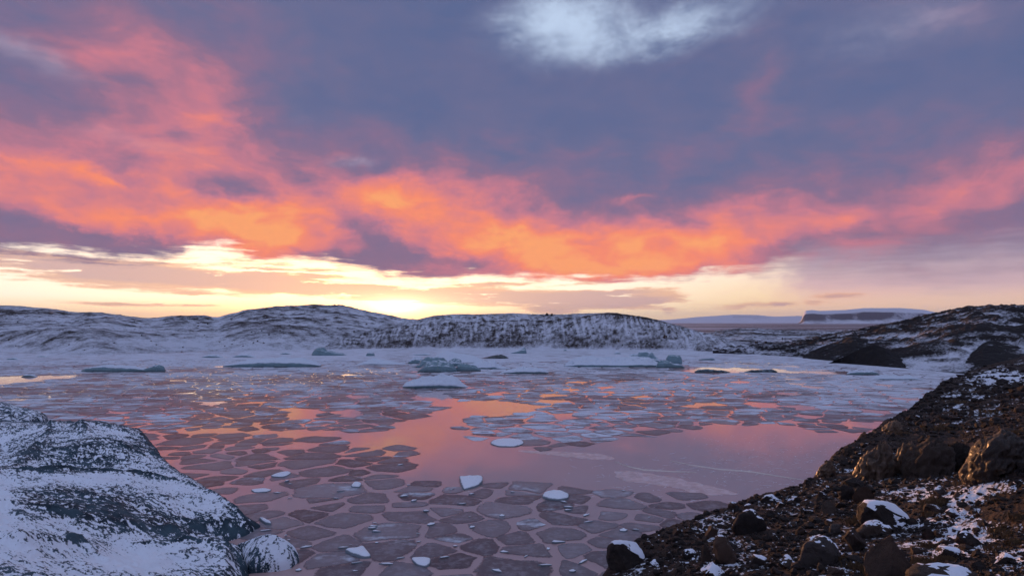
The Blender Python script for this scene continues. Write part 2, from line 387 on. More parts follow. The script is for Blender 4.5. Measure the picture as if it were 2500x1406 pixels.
def ridge(name, crest, base, dc, mat, label, prof, nu=420, nt=120, u0=None, u1=None, rough=1.0, nscale=0.05, gully=0.0, back=1.0, dsh=None, seed=1, zb=-0.4, hum=0.0, attrf=None):
    """A hill as a height surface: crest line and foot line seen in the photograph, at a real distance dc; prof(t) is the slope's profile"""
    cu, cv = np.array(crest, float).T; bu, bv = np.array(base, float).T
    u0 = cu[0] if u0 is None else u0; u1 = cu[-1] if u1 is None else u1
    us = np.linspace(u0, u1, nu)
    vc = np.interp(us, cu, cv); vb = np.interp(us, bu, bv)
    # soften the polyline so the skyline has no corners
    k = np.hanning(max(5, nu // 40) | 1); k /= k.sum(); pad = len(k) // 2
    vc = np.convolve(np.pad(vc, pad, mode='edge'), k, 'valid')
    dcv = np.full(nu, dc, float) if np.isscalar(dc) else np.interp(us, *np.array(dc, float).T)
    db = F * (H - zb) / np.maximum(vb - HZ, 4.0) if zb is not None else np.interp(us, *np.array(dsh, float).T)
    zc = H - (vc - HZ) / F * dcv
    z0 = zb if zb is not None else -2.0
    zc = np.maximum(zc, z0 + 0.05)
    tt = np.concatenate([np.linspace(0, 1, nt), np.linspace(1, 2, nt // 3)[1:]])
    T, U = np.meshgrid(tt, us, indexing='ij')
    DB, DC, ZC = db[None, :], dcv[None, :], zc[None, :]
    Dp = np.where(T <= 1, DB + (DC - DB) * T, DC + (T - 1) * (DC - DB) * back + (T - 1) * 4)
    X = (U - 1250) / F * Dp
    pr = np.where(T <= 1, prof(np.clip(T, 0, 1), U), 1 - sstep(T, 1, 2) * 1.02)
    hh = ZC - z0
    Z = z0 + hh * pr
    win = np.clip(T * (2 - T), 0, 1) ** 0.6
    amp = rough * np.clip(hh, 0, 40)
    n1 = fbm(X * nscale, Dp * nscale, 5, 0.52, seed)
    crestw = 1 - 0.75 * np.exp(-((T - 1) / 0.10) ** 2)
    Z = Z + win * amp * n1 * crestw + hum * win * fbm(X * nscale * 3.1, Dp * nscale * 3.1, 4, 0.55, seed + 5, True) * (0.35 + 0.65 * crestw)
    if gully: Z = Z - gully * win * crestw * np.abs(fbm(X * nscale * 3.5 + 0.6 * n1, Dp * nscale * 0.5, 3, 0.5, seed + 9)) * np.exp(-((T - 0.35) / 0.3) ** 2)
    V = np.stack([X, Dp, Z], -1).reshape(-1, 3)
    me = mesh(name, V, gridfaces(nu, len(tt)), attrs={'cover': hollows(Z, 3, 0.13) + hollows(Z, 9, 0.15) if attrf is None else attrf(T, U)})
    o = tag(link(name, me, mat), label, kind='structure')
    return o, (X, Dp, Z)

M_far = mat_terrain('far_mountain_snow', 0.9, fine=0.004, big=0.0008, slopew=2.4, dark=(0.05, 0.05, 0.07, 1), brown=(0.07, 0.065, 0.08, 1))
M_mesa = mat_terrain('mesa_snow', 0.86, fine=0.010, big=0.0015, slopew=0.6, attr='cover', dark=(0.035, 0.035, 0.05, 1), brown=(0.05, 0.045, 0.06, 1))
# far range, mesa with cliffs, snowfield behind the right hill
ridge('far_mountain', [(1480, 790), (1560, 783), (1640, 780), (1700, 774), (1790, 768), (1850, 769), (1890, 773), (1950, 771), (2050, 778), (2150, 790)],
      [(1480, 790), (2150, 790)], 24000, M_far, 'pale distant mountain range beyond the plain', lambda t, u: sstep(t, 0, 1), nu=200, nt=50, zb=None, dsh=[(1480, 21000), (2150, 21000)], rough=0.12 * 5, nscale=0.0009, seed=3)
def mesa_prof(t, u):
    jag = 0.10 * fbm(u * 0.012, t * 0.6, 3, 0.5, 21)
    cl = sstep(t + jag, 0.34, 0.46)
    return np.clip(0.34 * sstep(t, 0.0, 0.4) + 0.36 * cl + 0.30 * sstep(t, 0.5, 1.0), 0, 1)
def mesa_cover(t, u):
    jag = 0.10 * fbm(u * 0.012, t * 0.6, 3, 0.5, 21)
    face = np.exp(-((t + jag - 0.40) / 0.13) ** 2) * np.interp(u, [1940, 1990, 2020, 2060, 2090, 2120, 2150, 2190, 2250, 2300], [1.8, 1.6, .6, 1.3, .5, 1.4, 1.3, .7, .6, .1])
    return -face - 0.22 * (t < 0.34) * np.interp(u, [1940, 2250, 2300], [1, .8, .2]) + 0.3 * (t > .6)
ridge('table_mountain', [(1946, 790), (1956, 784), (1962, 764), (1966, 758), (1985, 757), (2000, 759), (2060, 757), (2110, 752), (2200, 752), (2255, 756), (2290, 764), (2420, 770), (2520, 772)],
      [(1900, 790), (2500, 790)], 9000, M_mesa, 'dark-cliffed flat-topped mountain with snow on top at the plain\'s far edge', mesa_prof, nu=380, nt=90, zb=None, dsh=[(1900, 7900), (2520, 7900)], rough=0.25, nscale=0.0032, seed=5, attrf=mesa_cover)
ridge('snowy_mountain', [(2180, 790), (2240, 774), (2330, 756), (2380, 750), (2450, 745), (2520, 747), (2620, 744), (2750, 752)],
      [(2180, 790), (2750, 790)], 7000, M_far, 'smooth snowy mountain behind the dark right hill', lambda t, u: sstep(t, 0, 1), nu=160, nt=50, zb=None, dsh=[(2180, 6000), (2750, 6000)], rough=0.2, nscale=0.002, seed=6)

M_hill = mat_terrain('snowy_hill', 0.60, fine=0.75, big=0.03, slopew=1.5)
M_mor = mat_terrain('moraine', 0.60, fine=1.1, streak=0.40, big=0.05, slopew=0.7)
M_low = mat_terrain('low_moraine', 0.56, fine=0.6, big=0.035, slopew=1.2)
M_dark = mat_terrain('dark_moraine', 0.29, fine=0.9, big=0.06, bigw=2.2, slopew=1.5, dark=(0.012, 0.010, 0.011, 1), brown=(0.024, 0.017, 0.017, 1))
M_black = mat_terrain('bare_slope', -0.12, fine=1.0, big=0.05, slopew=1.2, dark=(0.009, 0.008, 0.009, 1), brown=(0.017, 0.012, 0.012, 1))
HILLS = {}
o, HILLS['a'] = ridge('snowy_hill', [(-500, 760), (-250, 738), (-100, 741), (0, 746), (60, 749), (120, 754), (180, 763), (250, 765), (300, 772), (360, 779), (420, 773), (500, 772), (530, 777), (600, 757), (680, 748), (770, 743), (830, 747), (900, 762), (990, 781), (1100, 790), (1250, 800)],
      [(-500, 866), (0, 862), (220, 872), (330, 868), (500, 860), (640, 862), (760, 858), (900, 853), (1250, 850)], [(-500, 430), (400, 420), (760, 460), (1250, 420)], M_hill, 'long snow-dusted moraine hills along the lagoon\'s left shore', lambda t, u: 0.30 * sstep(t, 0.0, 0.25) + 0.70 * t ** 1.5, nu=700, nt=170, rough=0.22, nscale=0.022, hum=1.5, seed=11)
def mor_prof(t, u):
    lip = np.interp(u, [780, 950, 1060, 1330, 1420, 1500, 1800], [1.0, 0.95, 0.74, 0.80, 0.92, 1.0, 1.0])
    return np.where(t < 0.5, lip * (t / 0.5) ** 0.78, lip + (1 - lip) * sstep(t, 0.5, 1.0))
o, HILLS['b'] = ridge('moraine_ridge', [(740, 853), (800, 838), (850, 823), (900, 808), (960, 794), (1010, 783), (1060, 771), (1110, 767), (1170, 768), (1250, 765), (1330, 768), (1420, 767), (1480, 765), (1540, 771), (1600, 781), (1650, 794), (1720, 813), (1790, 832), (1850, 846), (1900, 858)],
      [(740, 857), (900, 853), (1250, 853), (1500, 856), (1700, 860), (1900, 872)], [(780, 300), (1000, 325), (1300, 330), (1550, 310), (1900, 262)], M_mor, 'steep streaked moraine ridge in the middle of the far shore', mor_prof, nu=620, nt=150, rough=0.05, nscale=0.09, gully=0.9, hum=0.35, seed=13)
o, HILLS['c'] = ridge('low_moraine', [(1560, 850), (1620, 842), (1690, 826), (1720, 816), (1760, 808), (1800, 803), (1840, 803), (1880, 806), (1960, 808), (2060, 810), (2160, 812), (2300, 815)],
      [(1560, 860), (1700, 862), (1800, 867), (1900, 873), (2000, 882), (2100, 892), (2300, 910)], [(1560, 320), (1800, 430), (2000, 400), (2300, 380)], M_low, 'low hummocky snow-patched ground between the moraine ridge and the dark hill', lambda t, u: 0.45 * sstep(t, 0, 0.22) + 0.55 * t ** 1.3, nu=460, nt=150, rough=0.26, nscale=0.05, hum=1.1, seed=17)
o, HILLS['d'] = ridge('dark_hill', [(1740, 856), (1850, 850), (1930, 842), (1990, 832), (2060, 815), (2130, 800), (2200, 786), (2260, 775), (2310, 763), (2360, 755), (2412, 748), (2450, 752), (2520, 750), (2600, 740), (2800, 745)],
      [(1740, 866), (1850, 870), (1960, 878), (2080, 891), (2200, 905), (2330, 918), (2500, 926), (2800, 932)], [(1740, 240), (2000, 260), (2300, 300), (2450, 290), (2800, 260)], M_dark, 'dark gravel hill with snow patches on the lagoon\'s right shore', lambda t, u: 0.42 * sstep(t, 0.0, 0.30) + 0.58 * t ** 1.25, nu=640, nt=190, rough=0.24, nscale=0.035, hum=2.2, seed=19)
ridge('bare_slope', [(2330, 905), (2370, 862), (2400, 838), (2430, 826), (2480, 824), (2540, 828), (2700, 820), (2900, 815)],
      [(2330, 916), (2430, 922), (2500, 926), (2900, 940)], [(2330, 158), (2450, 175), (2900, 170)], M_black, 'bare black gravel slope at the foot of the dark hill', lambda t, u: t ** 0.9, nu=260, nt=90, rough=0.07, nscale=0.08, hum=0.35, seed=23)
ridge('gravel_mound', [(2020, 888), (2060, 872), (2100, 852), (2132, 841), (2160, 850), (2190, 868), (2230, 890), (2260, 904)],
      [(2020, 889), (2140, 899), (2260, 912)], [(2020, 180), (2260, 172)], M_black, 'small black gravel mound at the water\'s edge below the dark hill', lambda t, u: t ** 0.95, nu=160, nt=60, rough=0.08, nscale=0.1, hum=0.3, seed=29)
ridge('gravel_bank', [(1960, 866), (2000, 850), (2050, 832), (2080, 823), (2110, 828), (2150, 842), (2200, 858)],
      [(1960, 880), (2200, 900)], [(1960, 215), (2200, 205)], M_black, 'black gravel knoll with a snowy shoulder on the dark hill\'s left flank', lambda t, u: t ** 0.85, nu=140, nt=60, rough=0.10, nscale=0.08, hum=0.5, seed=31)

# ------------------------------------------------------------------ lagoon water
def mat_water():
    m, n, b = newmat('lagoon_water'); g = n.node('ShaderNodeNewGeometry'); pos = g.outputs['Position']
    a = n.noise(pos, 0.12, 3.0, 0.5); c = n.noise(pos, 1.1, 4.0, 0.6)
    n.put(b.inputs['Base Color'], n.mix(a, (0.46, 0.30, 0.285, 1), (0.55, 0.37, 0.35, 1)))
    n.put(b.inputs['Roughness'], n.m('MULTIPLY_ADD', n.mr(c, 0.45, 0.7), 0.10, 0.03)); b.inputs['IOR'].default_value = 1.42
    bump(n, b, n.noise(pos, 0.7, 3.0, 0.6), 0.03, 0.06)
    return m
M_water = mat_water()
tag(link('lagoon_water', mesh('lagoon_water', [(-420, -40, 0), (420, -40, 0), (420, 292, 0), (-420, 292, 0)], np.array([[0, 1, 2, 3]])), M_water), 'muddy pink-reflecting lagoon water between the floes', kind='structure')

def mat_floe():
    m, n, b = newmat('lagoon_ice'); g = n.node('ShaderNodeNewGeometry'); pos = g.outputs['Position']
    rad, snow, tone = n.attr('rad'), n.attr('snow'), n.attr('tone')
    p2 = n.vm('MULTIPLY', pos, (0.35, 1.0, 1.0))
    n1 = n.noise(p2, 0.55, 4.0, 0.6, 0.3); n2 = n.noise(pos, 2.6, 4.0, 0.65)
    ring = n.m('MULTIPLY', n.mr(rad, 0.15, 0.62), n.mr(rad, 1.0, 0.74))
    s = n.m('ADD', n.m('MULTIPLY', n.m('SUBTRACT', n1, 0.5), 1.9), n.m('MULTIPLY', n.m('SUBTRACT', n2, 0.5), 0.55))
    s = n.m('ADD', s, n.m('MULTIPLY', n.m('MULTIPLY', n.m('SUBTRACT', ring, 0.5), 0.30), n.mr(tone, 0.55, 0.8)))
    s = n.m('ADD', s, n.m('SUBTRACT', snow, 0.5))
    f = n.mr(s, -0.10, 0.38)
    ice = n.mix(tone, (0.110, 0.082, 0.092, 1), (0.27, 0.235, 0.255, 1))
    ice = n.mix(n.m('MULTIPLY', n.mr(n.m('ADD', n2, n.m('MULTIPLY', n.m('SUBTRACT', n1, rad), 0.22)), 0.38, 0.72), 0.65), ice, (0.36, 0.34, 0.37, 1))
    n.put(b.inputs['Base Color'], n.mix(f, ice, (0.76, 0.78, 0.86, 1)))
    n.put(b.inputs['Roughness'], n.m('MULTIPLY_ADD', f, 0.45, n.m('MULTIPLY_ADD', n2, 0.25, 0.26)))
    n.put(b.inputs['Specular IOR Level'], n.m('MULTIPLY_ADD', f, -0.25, 0.36)); b.inputs['IOR'].default_value = 1.31
    bump(n, b, n.m('ADD', n2, n.m('MULTIPLY', f, 0.8)), 0.12, 0.03)
    n3 = n.noise(pos, 5.0, 3.0, 0.7)
    thin = n.mr(n.m('ADD', rad, n.m('MULTIPLY', n.m('SUBTRACT', n3, 0.5), 0.30)), 1.04, 0.88)      # the rim thins out to nothing
    n.put(b.inputs['Alpha'], n.m('MULTIPLY', thin, n.m('MULTIPLY_ADD', tone, 0.12, 0.85)))
    return m
M_floe = mat_floe()

def W(pts): return [onwater(u, v) for u, v in pts]
OPEN = [W(p) for p in [
    [(1030, 958), (1085, 955), (1080, 972), (1140, 980), (1210, 978), (1345, 988), (1330, 1003), (1220, 1006), (1150, 1022), (1105, 1046), (1085, 1064), (1200, 1078), (1215, 1096), (1330, 1098), (1480, 1086),
     (1510, 1074), (1560, 1068), (1700, 1042), (1760, 1034), (1900, 1042), (2020, 1056), (2130, 1062), (2260, 1040), (2300, 1120), (2000, 1190), (1830, 1228), (1700, 1195), (1530, 1190), (1450, 1198), (1300, 1186),
     (1180, 1178), (970, 1166), (915, 1144), (1000, 1148), (1040, 1126), (1012, 1108), (1055, 1094), (985, 1086), (900, 1098), (820, 1070), (700, 1064), (600, 1062), (500, 1058), (500, 1052), (600, 1053), (700, 1052), (830, 1056), (930, 1052), (985, 1033), (1040, 1016), (1098, 999), (1055, 986), (1010, 970)],
    [(-100, 922), (100, 917), (190, 917), (95, 931), (-100, 946)],
    [(1655, 890), (1700, 896), (1900, 902), (1890, 909), (1700, 911), (1655, 904)],
    [(500, 990), (560, 966), (540, 990)], [(690, 1022), (720, 1000), (800, 992), (780, 1024)], [(820, 1010), (860, 990), (900, 1008), (850, 1026)],
    [(600, 1420), (640, 1388), (740, 1398), (760, 1420)], [(1900, 905), (2120, 908), (2060, 913), (1900, 910)]]]
BERGPOLY = []       # water footprints of everything standing in the lagoon (filled below)
LEFT_OUT = [onwater(u, v, z) for u, v, z in [(-300, 1000, 0), (0, 1046, .9), (60, 1042, 1.2), (120, 1036, 1.6), (200, 1034, 1.9), (250, 1038, 1.8), (320, 1046, 1.3), (357, 1054, .8), (385, 1092, .5), (404, 1126, .4), (436, 1146, .35), (490, 1176, .3),
            (540, 1215, .3), (582, 1252, .3), (637, 1281, .12), (600, 1302, .12), (540, 1318, .15), (505, 1332, .2), (560, 1330, .2), (600, 1340, .3), (604, 1400, .2), (600, 1460, .2)]] + [(-10.5, 17.0), (-11.0, 10.0), (-60.0, 10.0), (-60.0, 70.0)]
BERGPOLY.append(LEFT_OUT)
BANK_EDGE = [(1440, 1500, 20.0), (1478, 1406, 21.8), (1500, 1345, 23.2), (1560, 1318, 24.2), (1640, 1285, 25.6), (1700, 1262, 27), (1780, 1236, 29), (1850, 1215, 30.7), (1930, 1192, 33), (2000, 1160, 36), (2018, 1130, 39), (2040, 1108, 41), (2100, 1070, 46),
             (2150, 1040, 53), (2210, 1004, 62), (2262, 970, 72), (2290, 945, 80), (2308, 932, 88), (2340, 922, 100), (2420, 925, 112)]
EDGE_XY = [((u - 1250) / F * d, d) for u, v, d in BANK_EDGE]
BANK_POLY = EDGE_XY + [(190, 112), (190, 2), (6, 2), (4.0, 8)]

def snow_at(u, v):
    s = np.interp(v, [860, 880, 905, 940, 965, 1000, 1040, 1070, 1120, 1406], [1.0, .90, .70, .58, .53, .50, .40, .14, .09, .07])
    if 1080 < u < 1560 and 1000 < v < 1075: s = 0.66
    if u > 1560 and 900 < v < 1050: s += 0.14
    if 250 < u < 900 and 960 < v < 1040: s += -0.02
    return s
def make_floes():
    rs = np.random.RandomState(12)
    sx, sy = 3.5, 2.5; seeds = []
    grid = {}                                   # dart throwing with mixed spacing: plates of many sizes
    for _ in range(70000):
        y = math.sqrt(rs.uniform(20.0 ** 2, 236.0 ** 2)) if rs.rand() < .75 else rs.uniform(20, 110); x = rs.uniform(-1, 1) * (0.90 * y + 6)
        k = 1.0 + 0.35 * float(np.clip((y - 70) / 130, 0, 1)); r = (1.15 + 2.3 * rs.rand() ** 1.6) * k
        ci, cj = int(x // 3), int(y // 3); ok = True
        for a in (-2, -1, 0, 1, 2):
            for c in (-1, 0, 1):
                for (px, py, pr) in grid.get((ci + a, cj + c), ()):
                    m_ = 0.5 * (r + pr)
                    if ((px - x) / 1.55) ** 2 + (py - y) ** 2 < m_ * m_: ok = False; break
                if not ok: break
            if not ok: break
        if ok: grid.setdefault((ci, cj), []).append((x, y, r)); seeds.append((x, y, r))
    Sd = np.array(seeds); SR = Sd[:, 2]; Sd = Sd[:, :2]; N = len(Sd)
    wgt = SR ** 2 * 0.45
    from collections import defaultdict
    cell = defaultdict(list); cs = 6.0
    for i, (x, y) in enumerate(Sd): cell[(int(x // cs), int(y // cs))].append(i)
    out = []
    openbb = [(min(p[0] for p in o), max(p[0] for p in o), min(p[1] for p in o), max(p[1] for p in o), o) for o in OPEN]
    solid = [(min(p[0] for p in o) - 1, max(p[0] for p in o) + 1, min(p[1] for p in o) - 1, max(p[1] for p in o) + 1, o) for o in BERGPOLY + [BANK_POLY]]
    for i in range(N):
        x, y = Sd[i]; u = 1250 + F * x / y; v = HZ + F * H / y
        if u < -120 or u > 2620: continue
        if any(a < x < b and c < y < d and inpoly(x, y, o) for a, b, c, d, o in openbb): continue
        if any(a < x < b and c < y < d and inpoly(x, y, o) for a, b, c, d, o in solid): continue
        if rs.rand() < (0.05 if 960 < v < 1060 or (u > 900 and v < 1060) else 0.025 if v > 1000 else 0.004): continue
        ci, cj = int(x // cs), int(y // cs)
        nb = [j for a in (-1, 0, 1) for c in (-1, 0, 1) for j in cell[(ci + a, cj + c)] if j != i]
        ds = np.hypot(Sd[nb, 0] - x, Sd[nb, 1] - y); nb = [nb[k] for k in np.argsort(ds)[:16]]
        poly = [(-4.5, -4), (4.5, -4), (4.5, 4), (-4.5, 4)]
        gap = 0.0
        for j in nb:
            dx, dy = Sd[j] - Sd[i]; L = math.hypot(dx, dy)
            nx, ny = dx / L, dy / L
            hs = (math.sin((i + j) * 12.9898 + abs(i - j) * 78.233) * 43758.5453) % 1.0      # one gap per pair of neighbours
            gap = 0.04 + 0.95 * hs ** 2.6 if v > 1030 else (0.01 + 0.45 * hs ** 3 if (v > 960 or u > 900) else 0.01 + 0.14 * hs ** 3)
            off = L / 2 + (wgt[i] - wgt[j]) / (2 * L) - gap / 2
            off = max(0.22, off); res = []
            for k in range(len(poly)):
                p, q = poly[k], poly[(k + 1) % len(poly)]
                sp, sq = p[0] * nx + p[1] * ny - off, q[0] * nx + q[1] * ny - off
                if sp <= 0: res.append(p)
                if (sp < 0 < sq) or (sq < 0 < sp):
                    t = sp / (sp - sq); res.append((p[0] + (q[0] - p[0]) * t, p[1] + (q[1] - p[1]) * t))
            poly = res
            if len(poly) < 3: break
        if len(poly) < 3: continue
        P = np.array(poly); ar = 0.5 * abs(np.dot(P[:, 0], np.roll(P[:, 1], -1)) - np.dot(P[:, 1], np.roll(P[:, 0], -1)))
        if ar < 0.5: continue
        c = P.mean(0); P = P - c; x += c[0]; y += c[1]
        near = v > 950
        for it in range(2 if near else 1):           # round the corners
            Q = np.roll(P, -1, 0); r = 0.13 if it == 0 else 0.22
            P = np.stack([P * (1 - r) + Q * r, P * r + Q * (1 - r)], 1).reshape(-1, 2)
        if near:
            Q = np.roll(P, -1, 0); P = np.stack([P, (P + Q) / 2], 1).reshape(-1, 2)
            th = np.arctan2(P[:, 1], P[:, 0])
            P = P * (1 + 0.16 * perlin(P[:, 0] * .8 + x, P[:, 1] * .8 + y, 5) + 0.05 * perlin(P[:, 0] * 5 + x, P[:, 1] * 5 + y, 8))[:, None]
        scr = ar * F * F * H / y ** 3
        sn = snow_at(u, v) + rs.uniform(-.13, .13) + 0.55 * float(fbm(x * 0.03, y * 0.05, 3, 0.5, 40)) * (1.0 if v < 1060 else 0.4)
        if v > 1080 and rs.rand() < 0.10: sn += 0.30
        out.append(dict(x=x, y=y, P=P, u=u, v=v, scr=scr, snow=sn, tone=float(np.clip(rs.normal(0.5, 0.26), 0, 1)), h=rs.uniform(0.012, 0.03)))
    return out
def floe_geo(f, rings):
    P = f['P']; k = len(P); V = [np.array([[0, 0, f['h']]])]; rad = [np.zeros(1)]
    for r in rings:
        V.append(np.c_[P * r, np.full(k, f['h'] - (0.004 if r == 1.0 else 0))]); rad.append(np.full(k, r))
    V.append(np.c_[P * 1.01, np.full(k, -0.06)]); rad.append(np.ones(k))
    V = np.concatenate(V); rad = np.concatenate(rad)
    i = np.arange(k); j = (i + 1) % k
    fc = [[0, 1 + a, 1 + b] for a, b in zip(i, j)]
    for r in range(len(rings)):
        o = 1 + r * k; fc += [[o + a, o + k + a, o + k + b, o + b] for a, b in zip(i, j)]
    return V, rad, fc
def mat_slab():
    m, n, b = newmat('snowy_slab'); g = n.node('ShaderNodeNewGeometry'); pos = g.outputs['Position']; nz = n.sep(g.outputs['Normal'])[2]
    a = n.noise(pos, 3.0, 4.0, 0.6); f = n.mr(n.m('ADD', nz, n.m('MULTIPLY', n.m('SUBTRACT', a, 0.5), 0.8)), 0.5, 0.85)
    sp = n.mr(n.noise(pos, 14.0, 2.0, 0.6), 0.70, 0.74)
    col = n.mix(f, (0.20, 0.24, 0.27, 1), (0.84, 0.86, 0.92, 1))
    n.put(b.inputs['Base Color'], n.mix(sp, col, (0.05, 0.04, 0.04, 1))); b.inputs['Roughness'].default_value = 0.65
    bump(n, b, a, 0.3, 0.05); return m
M_slab = mat_slab()
def slab(name, label, u, v, pts, thick, tilt, group=None):
    """thin loose plate of white ice, outline in photograph pixels round (u, v), laid on the lagoon"""
    x0, y0 = onwater(u, v); d0 = y0
    P = np.array([np.array(onwater(u + a, v + b)) - (x0, y0) for a, b in pts])
    for it in range(2):
        Q = np.roll(P, -1, 0); P = np.stack([P * .8 + Q * .2, P * .2 + Q * .8], 1).reshape(-1, 2)
    k = len(P); V = [[0, 0, thick * 1.2]]
    for r, z in ((0.5, thick * 1.25), (0.86, thick), (1.0, thick * 0.7), (0.97, -0.08)):
        V += [[p[0] * r, p[1] * r, z + (0.25 * thick * float(perlin(p[0] * r * 2 + u, p[1] * r * 2 + v, 3)) if z > 0 else 0) + (tilt * p[1] * r if z > 0 else 0)] for p in P]
    i = np.arange(k); j = (i + 1) % k; fc = [[0, 1 + a, 1 + b] for a, b in zip(i, j)]
    for r in range(3): o = 1 + r * k; fc += [[o + a, o + k + a, o + k + b, o + b] for a, b in zip(i, j)]
    o = link(name, mesh(name, V, fc), M_slab, loc=(x0, y0, 0.0)); tag(o, label, 'ice slab', group)
    BERGPOLY.append([(x0 + p[0] * .9, y0 + p[1] * .9) for p in P]); return o
slab('ice_slab', 'square white ice slab with snow on top, alone by the open pink water', 1150, 1180, [(-29, -11), (-27, -12), (0, -13), (24, -14), (28, -12), (29, -2), (18, 8), (2, 13), (-16, 17), (-19, 16), (-25, 4)], 0.22, 0.03)
slab('ice_slab', 'rounded white ice slab with dark specks, right of the square slab', 1357, 1212, [(-36, 4), (-24, -8), (-4, -11), (18, -9), (33, -2), (30, 8), (10, 11), (-16, 9)], 0.20, 0.02)
slab('ice_slab', 'white wedge-shaped ice slab near the bottom, right of the snowy iceberg\'s snout', 880, 1353, [(-42, -4), (-14, -10), (6, -13), (16, -3), (28, 9), (4, 11), (-20, 5)], 0.20, 0.05)
slab('ice_slab', 'half white, half grey ice slab cut by the bottom edge of the picture', 1024, 1374, [(-22, -10), (6, -12), (28, -10), (26, 6), (16, 12), (-10, 6)], 0.12, 0.0)
slab('ice_slab', 'small white ice slab beside the lone dark boulder on the right bank', 1497, 1333, [(-12, 2), (-2, -4), (14, -3), (12, 5), (-2, 6)], 0.18, 0.0)
slab('ice_slab', 'oval white ice slab with a dark puddle, at the edge of the big floe field', 1238, 1081, [(-44, 2), (-30, -8), (0, -11), (34, -8), (44, 2), (22, 10), (-20, 10)], 0.10, 0.0)
slab('ice_slab', 'sliver of white ice touching the tip of the big snowy iceberg', 646, 1275, [(-16, -8), (0, -6), (14, 2), (18, 8), (0, 6)], 0.16, 0.0)
slab('ice_slab', 'white-topped grey slab among small plates left of the bottom middle', 690, 1160, [(-34, 4), (-10, -6), (16, -9), (22, -4), (4, 6)], 0.10, 0.0)
slab('ice_slab', 'white-fringed plate just below the middle of the left floe field', 632, 1198, [(-22, -2), (10, -5), (34, -2), (20, 4), (-10, 5)], 0.09, 0.0)
slab('ice_slab', 'white plate edge lying on a grey floe near the far channel', 868, 1188, [(-14, 2), (0, -8), (16, -4), (10, 4)], 0.16, 0.1)
rs2 = np.random.RandomState(55)
chips = []
for k in range(70):
    u = rs2.uniform(640, 1600); v = rs2.uniform(1130, 1400)
    if u > 1450 and v > 1300: continue
    chips.append((u, v))
CH_MESH = []
for k in range(6):
    a = np.sort(rs2.rand(7)) * 2 * np.pi; r = rs2.uniform(.5, 1, 7); P = np.c_[np.cos(a) * r, np.sin(a) * r * .7]
    V = np.r_[np.c_[P, np.full(7, .22)], np.c_[P * 1.05, np.full(7, -.15)]]
    fc = [list(range(7))] + [[i, 7 + i, 7 + (i + 1) % 7, (i + 1) % 7] for i in range(7)]
    me = mesh('ice_chip', V, fc, smooth=False); me.materials.append(M_slab); CH_MESH.append(me)
CH = [dict(u=u, v=v) for u, v in chips if not any(inpoly(*onwater(u, v), o) for o in OPEN + BERGPOLY)]
for c in CH: c['s'] = rs2.uniform(.08, .34)
place_words(CH, [(1150, 1180, 'square white ice slab'), (1357, 1212, 'rounded white ice slab'), (880, 1353, 'white wedge-shaped slab'), (1024, 1374, 'half white slab'), (690, 1350, 'rounded ice snout'), (637, 1281, "huge iceberg's tip")], lambda c: 'tiny white' if c['s'] < .2 else 'small white', 'ice chip')
for c in CH:
    x, y = onwater(c['u'], c['v']); s = c['s']
    o = link('ice_chip', CH_MESH[rs2.randint(6)], loc=(x, y, 0.05)); o.scale = (s * rs2.uniform(1, 1.8), s, s * .7); o.rotation_euler = (rs2.uniform(-.15, .15), rs2.uniform(-.15, .15), rs2.uniform(-.6, .6))
    tag(o, c['label'], 'ice chip', 'ice chips on the near floes')

# ------------------------------------------------------------------ thin new ice on the open water, its cracks and frost
def mat_skim():
    m, n, b = newmat('skim_ice'); g = n.node('ShaderNodeNewGeometry'); pos = g.outputs['Position']; c = n.noise(pos, 1.6, 4.0, .65, .5)
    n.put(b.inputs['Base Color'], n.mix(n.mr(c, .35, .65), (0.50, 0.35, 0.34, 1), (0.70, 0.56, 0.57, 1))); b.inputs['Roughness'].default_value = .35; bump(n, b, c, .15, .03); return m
M_skim = mat_skim()
def skim(label, pts, z=0.006):
    P = np.array([onwater(u, v) for u, v in pts])
    for it in range(3):
        Q = np.roll(P, -1, 0); P = np.stack([P * .75 + Q * .25, P * .25 + Q * .75], 1).reshape(-1, 2)
    P = P + 0.22 * np.c_[perlin(P[:, 0] * 1.3, P[:, 1] * 1.3, 4), perlin(P[:, 0] * 1.3, P[:, 1] * 1.3, 7)]
    k = len(P); c = P.mean(0); V = np.r_[np.c_[P - c, np.full(k, z)], np.c_[P - c, np.full(k, -.03)]]
    fc = [list(range(k))] + [[i, k + i, k + (i + 1) % k, (i + 1) % k] for i in range(k)]
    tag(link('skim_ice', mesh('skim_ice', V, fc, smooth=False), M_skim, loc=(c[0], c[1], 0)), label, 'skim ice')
skim('pale tongue of frazil ice lying on the open water below the cracks', [(1497, 1150), (1530, 1148), (1600, 1158), (1650, 1166), (1700, 1178), (1760, 1192), (1820, 1208), (1760, 1206), (1690, 1208), (1680, 1195), (1600, 1182), (1530, 1176), (1505, 1166)])
skim('faint pale strip of skim ice across the open water left of the cracks', [(1250, 1098), (1330, 1100), (1400, 1104), (1480, 1108), (1510, 1122), (1440, 1122), (1380, 1114), (1300, 1106)])
def crack(label, pts, w):
    P = np.array([onwater(u, v) for u, v in pts]); t = np.linspace(0, 1, len(P)); tt = np.linspace(0, 1, 60)
    X = np.interp(tt, t, P[:, 0]); Y = np.interp(tt, t, P[:, 1]) + 0.12 * perlin(tt * 22, tt * 0, 5)
    wd = w * (0.25 + np.sin(np.pi * tt)); V = []
    for i in range(60): V += [(X[i], Y[i] - wd[i], .004), (X[i], Y[i] - wd[i] * .1, .03 + .5 * wd[i]), (X[i], Y[i] + wd[i], .004)]
    fc = [[3 * i + a, 3 * i + 3 + a, 3 * i + 4 + a, 3 * i + 1 + a] for i in range(59) for a in (0, 1)]
    tag(link('ice_crack', mesh('ice_crack', V, fc), M_crack), label, 'ice crack')
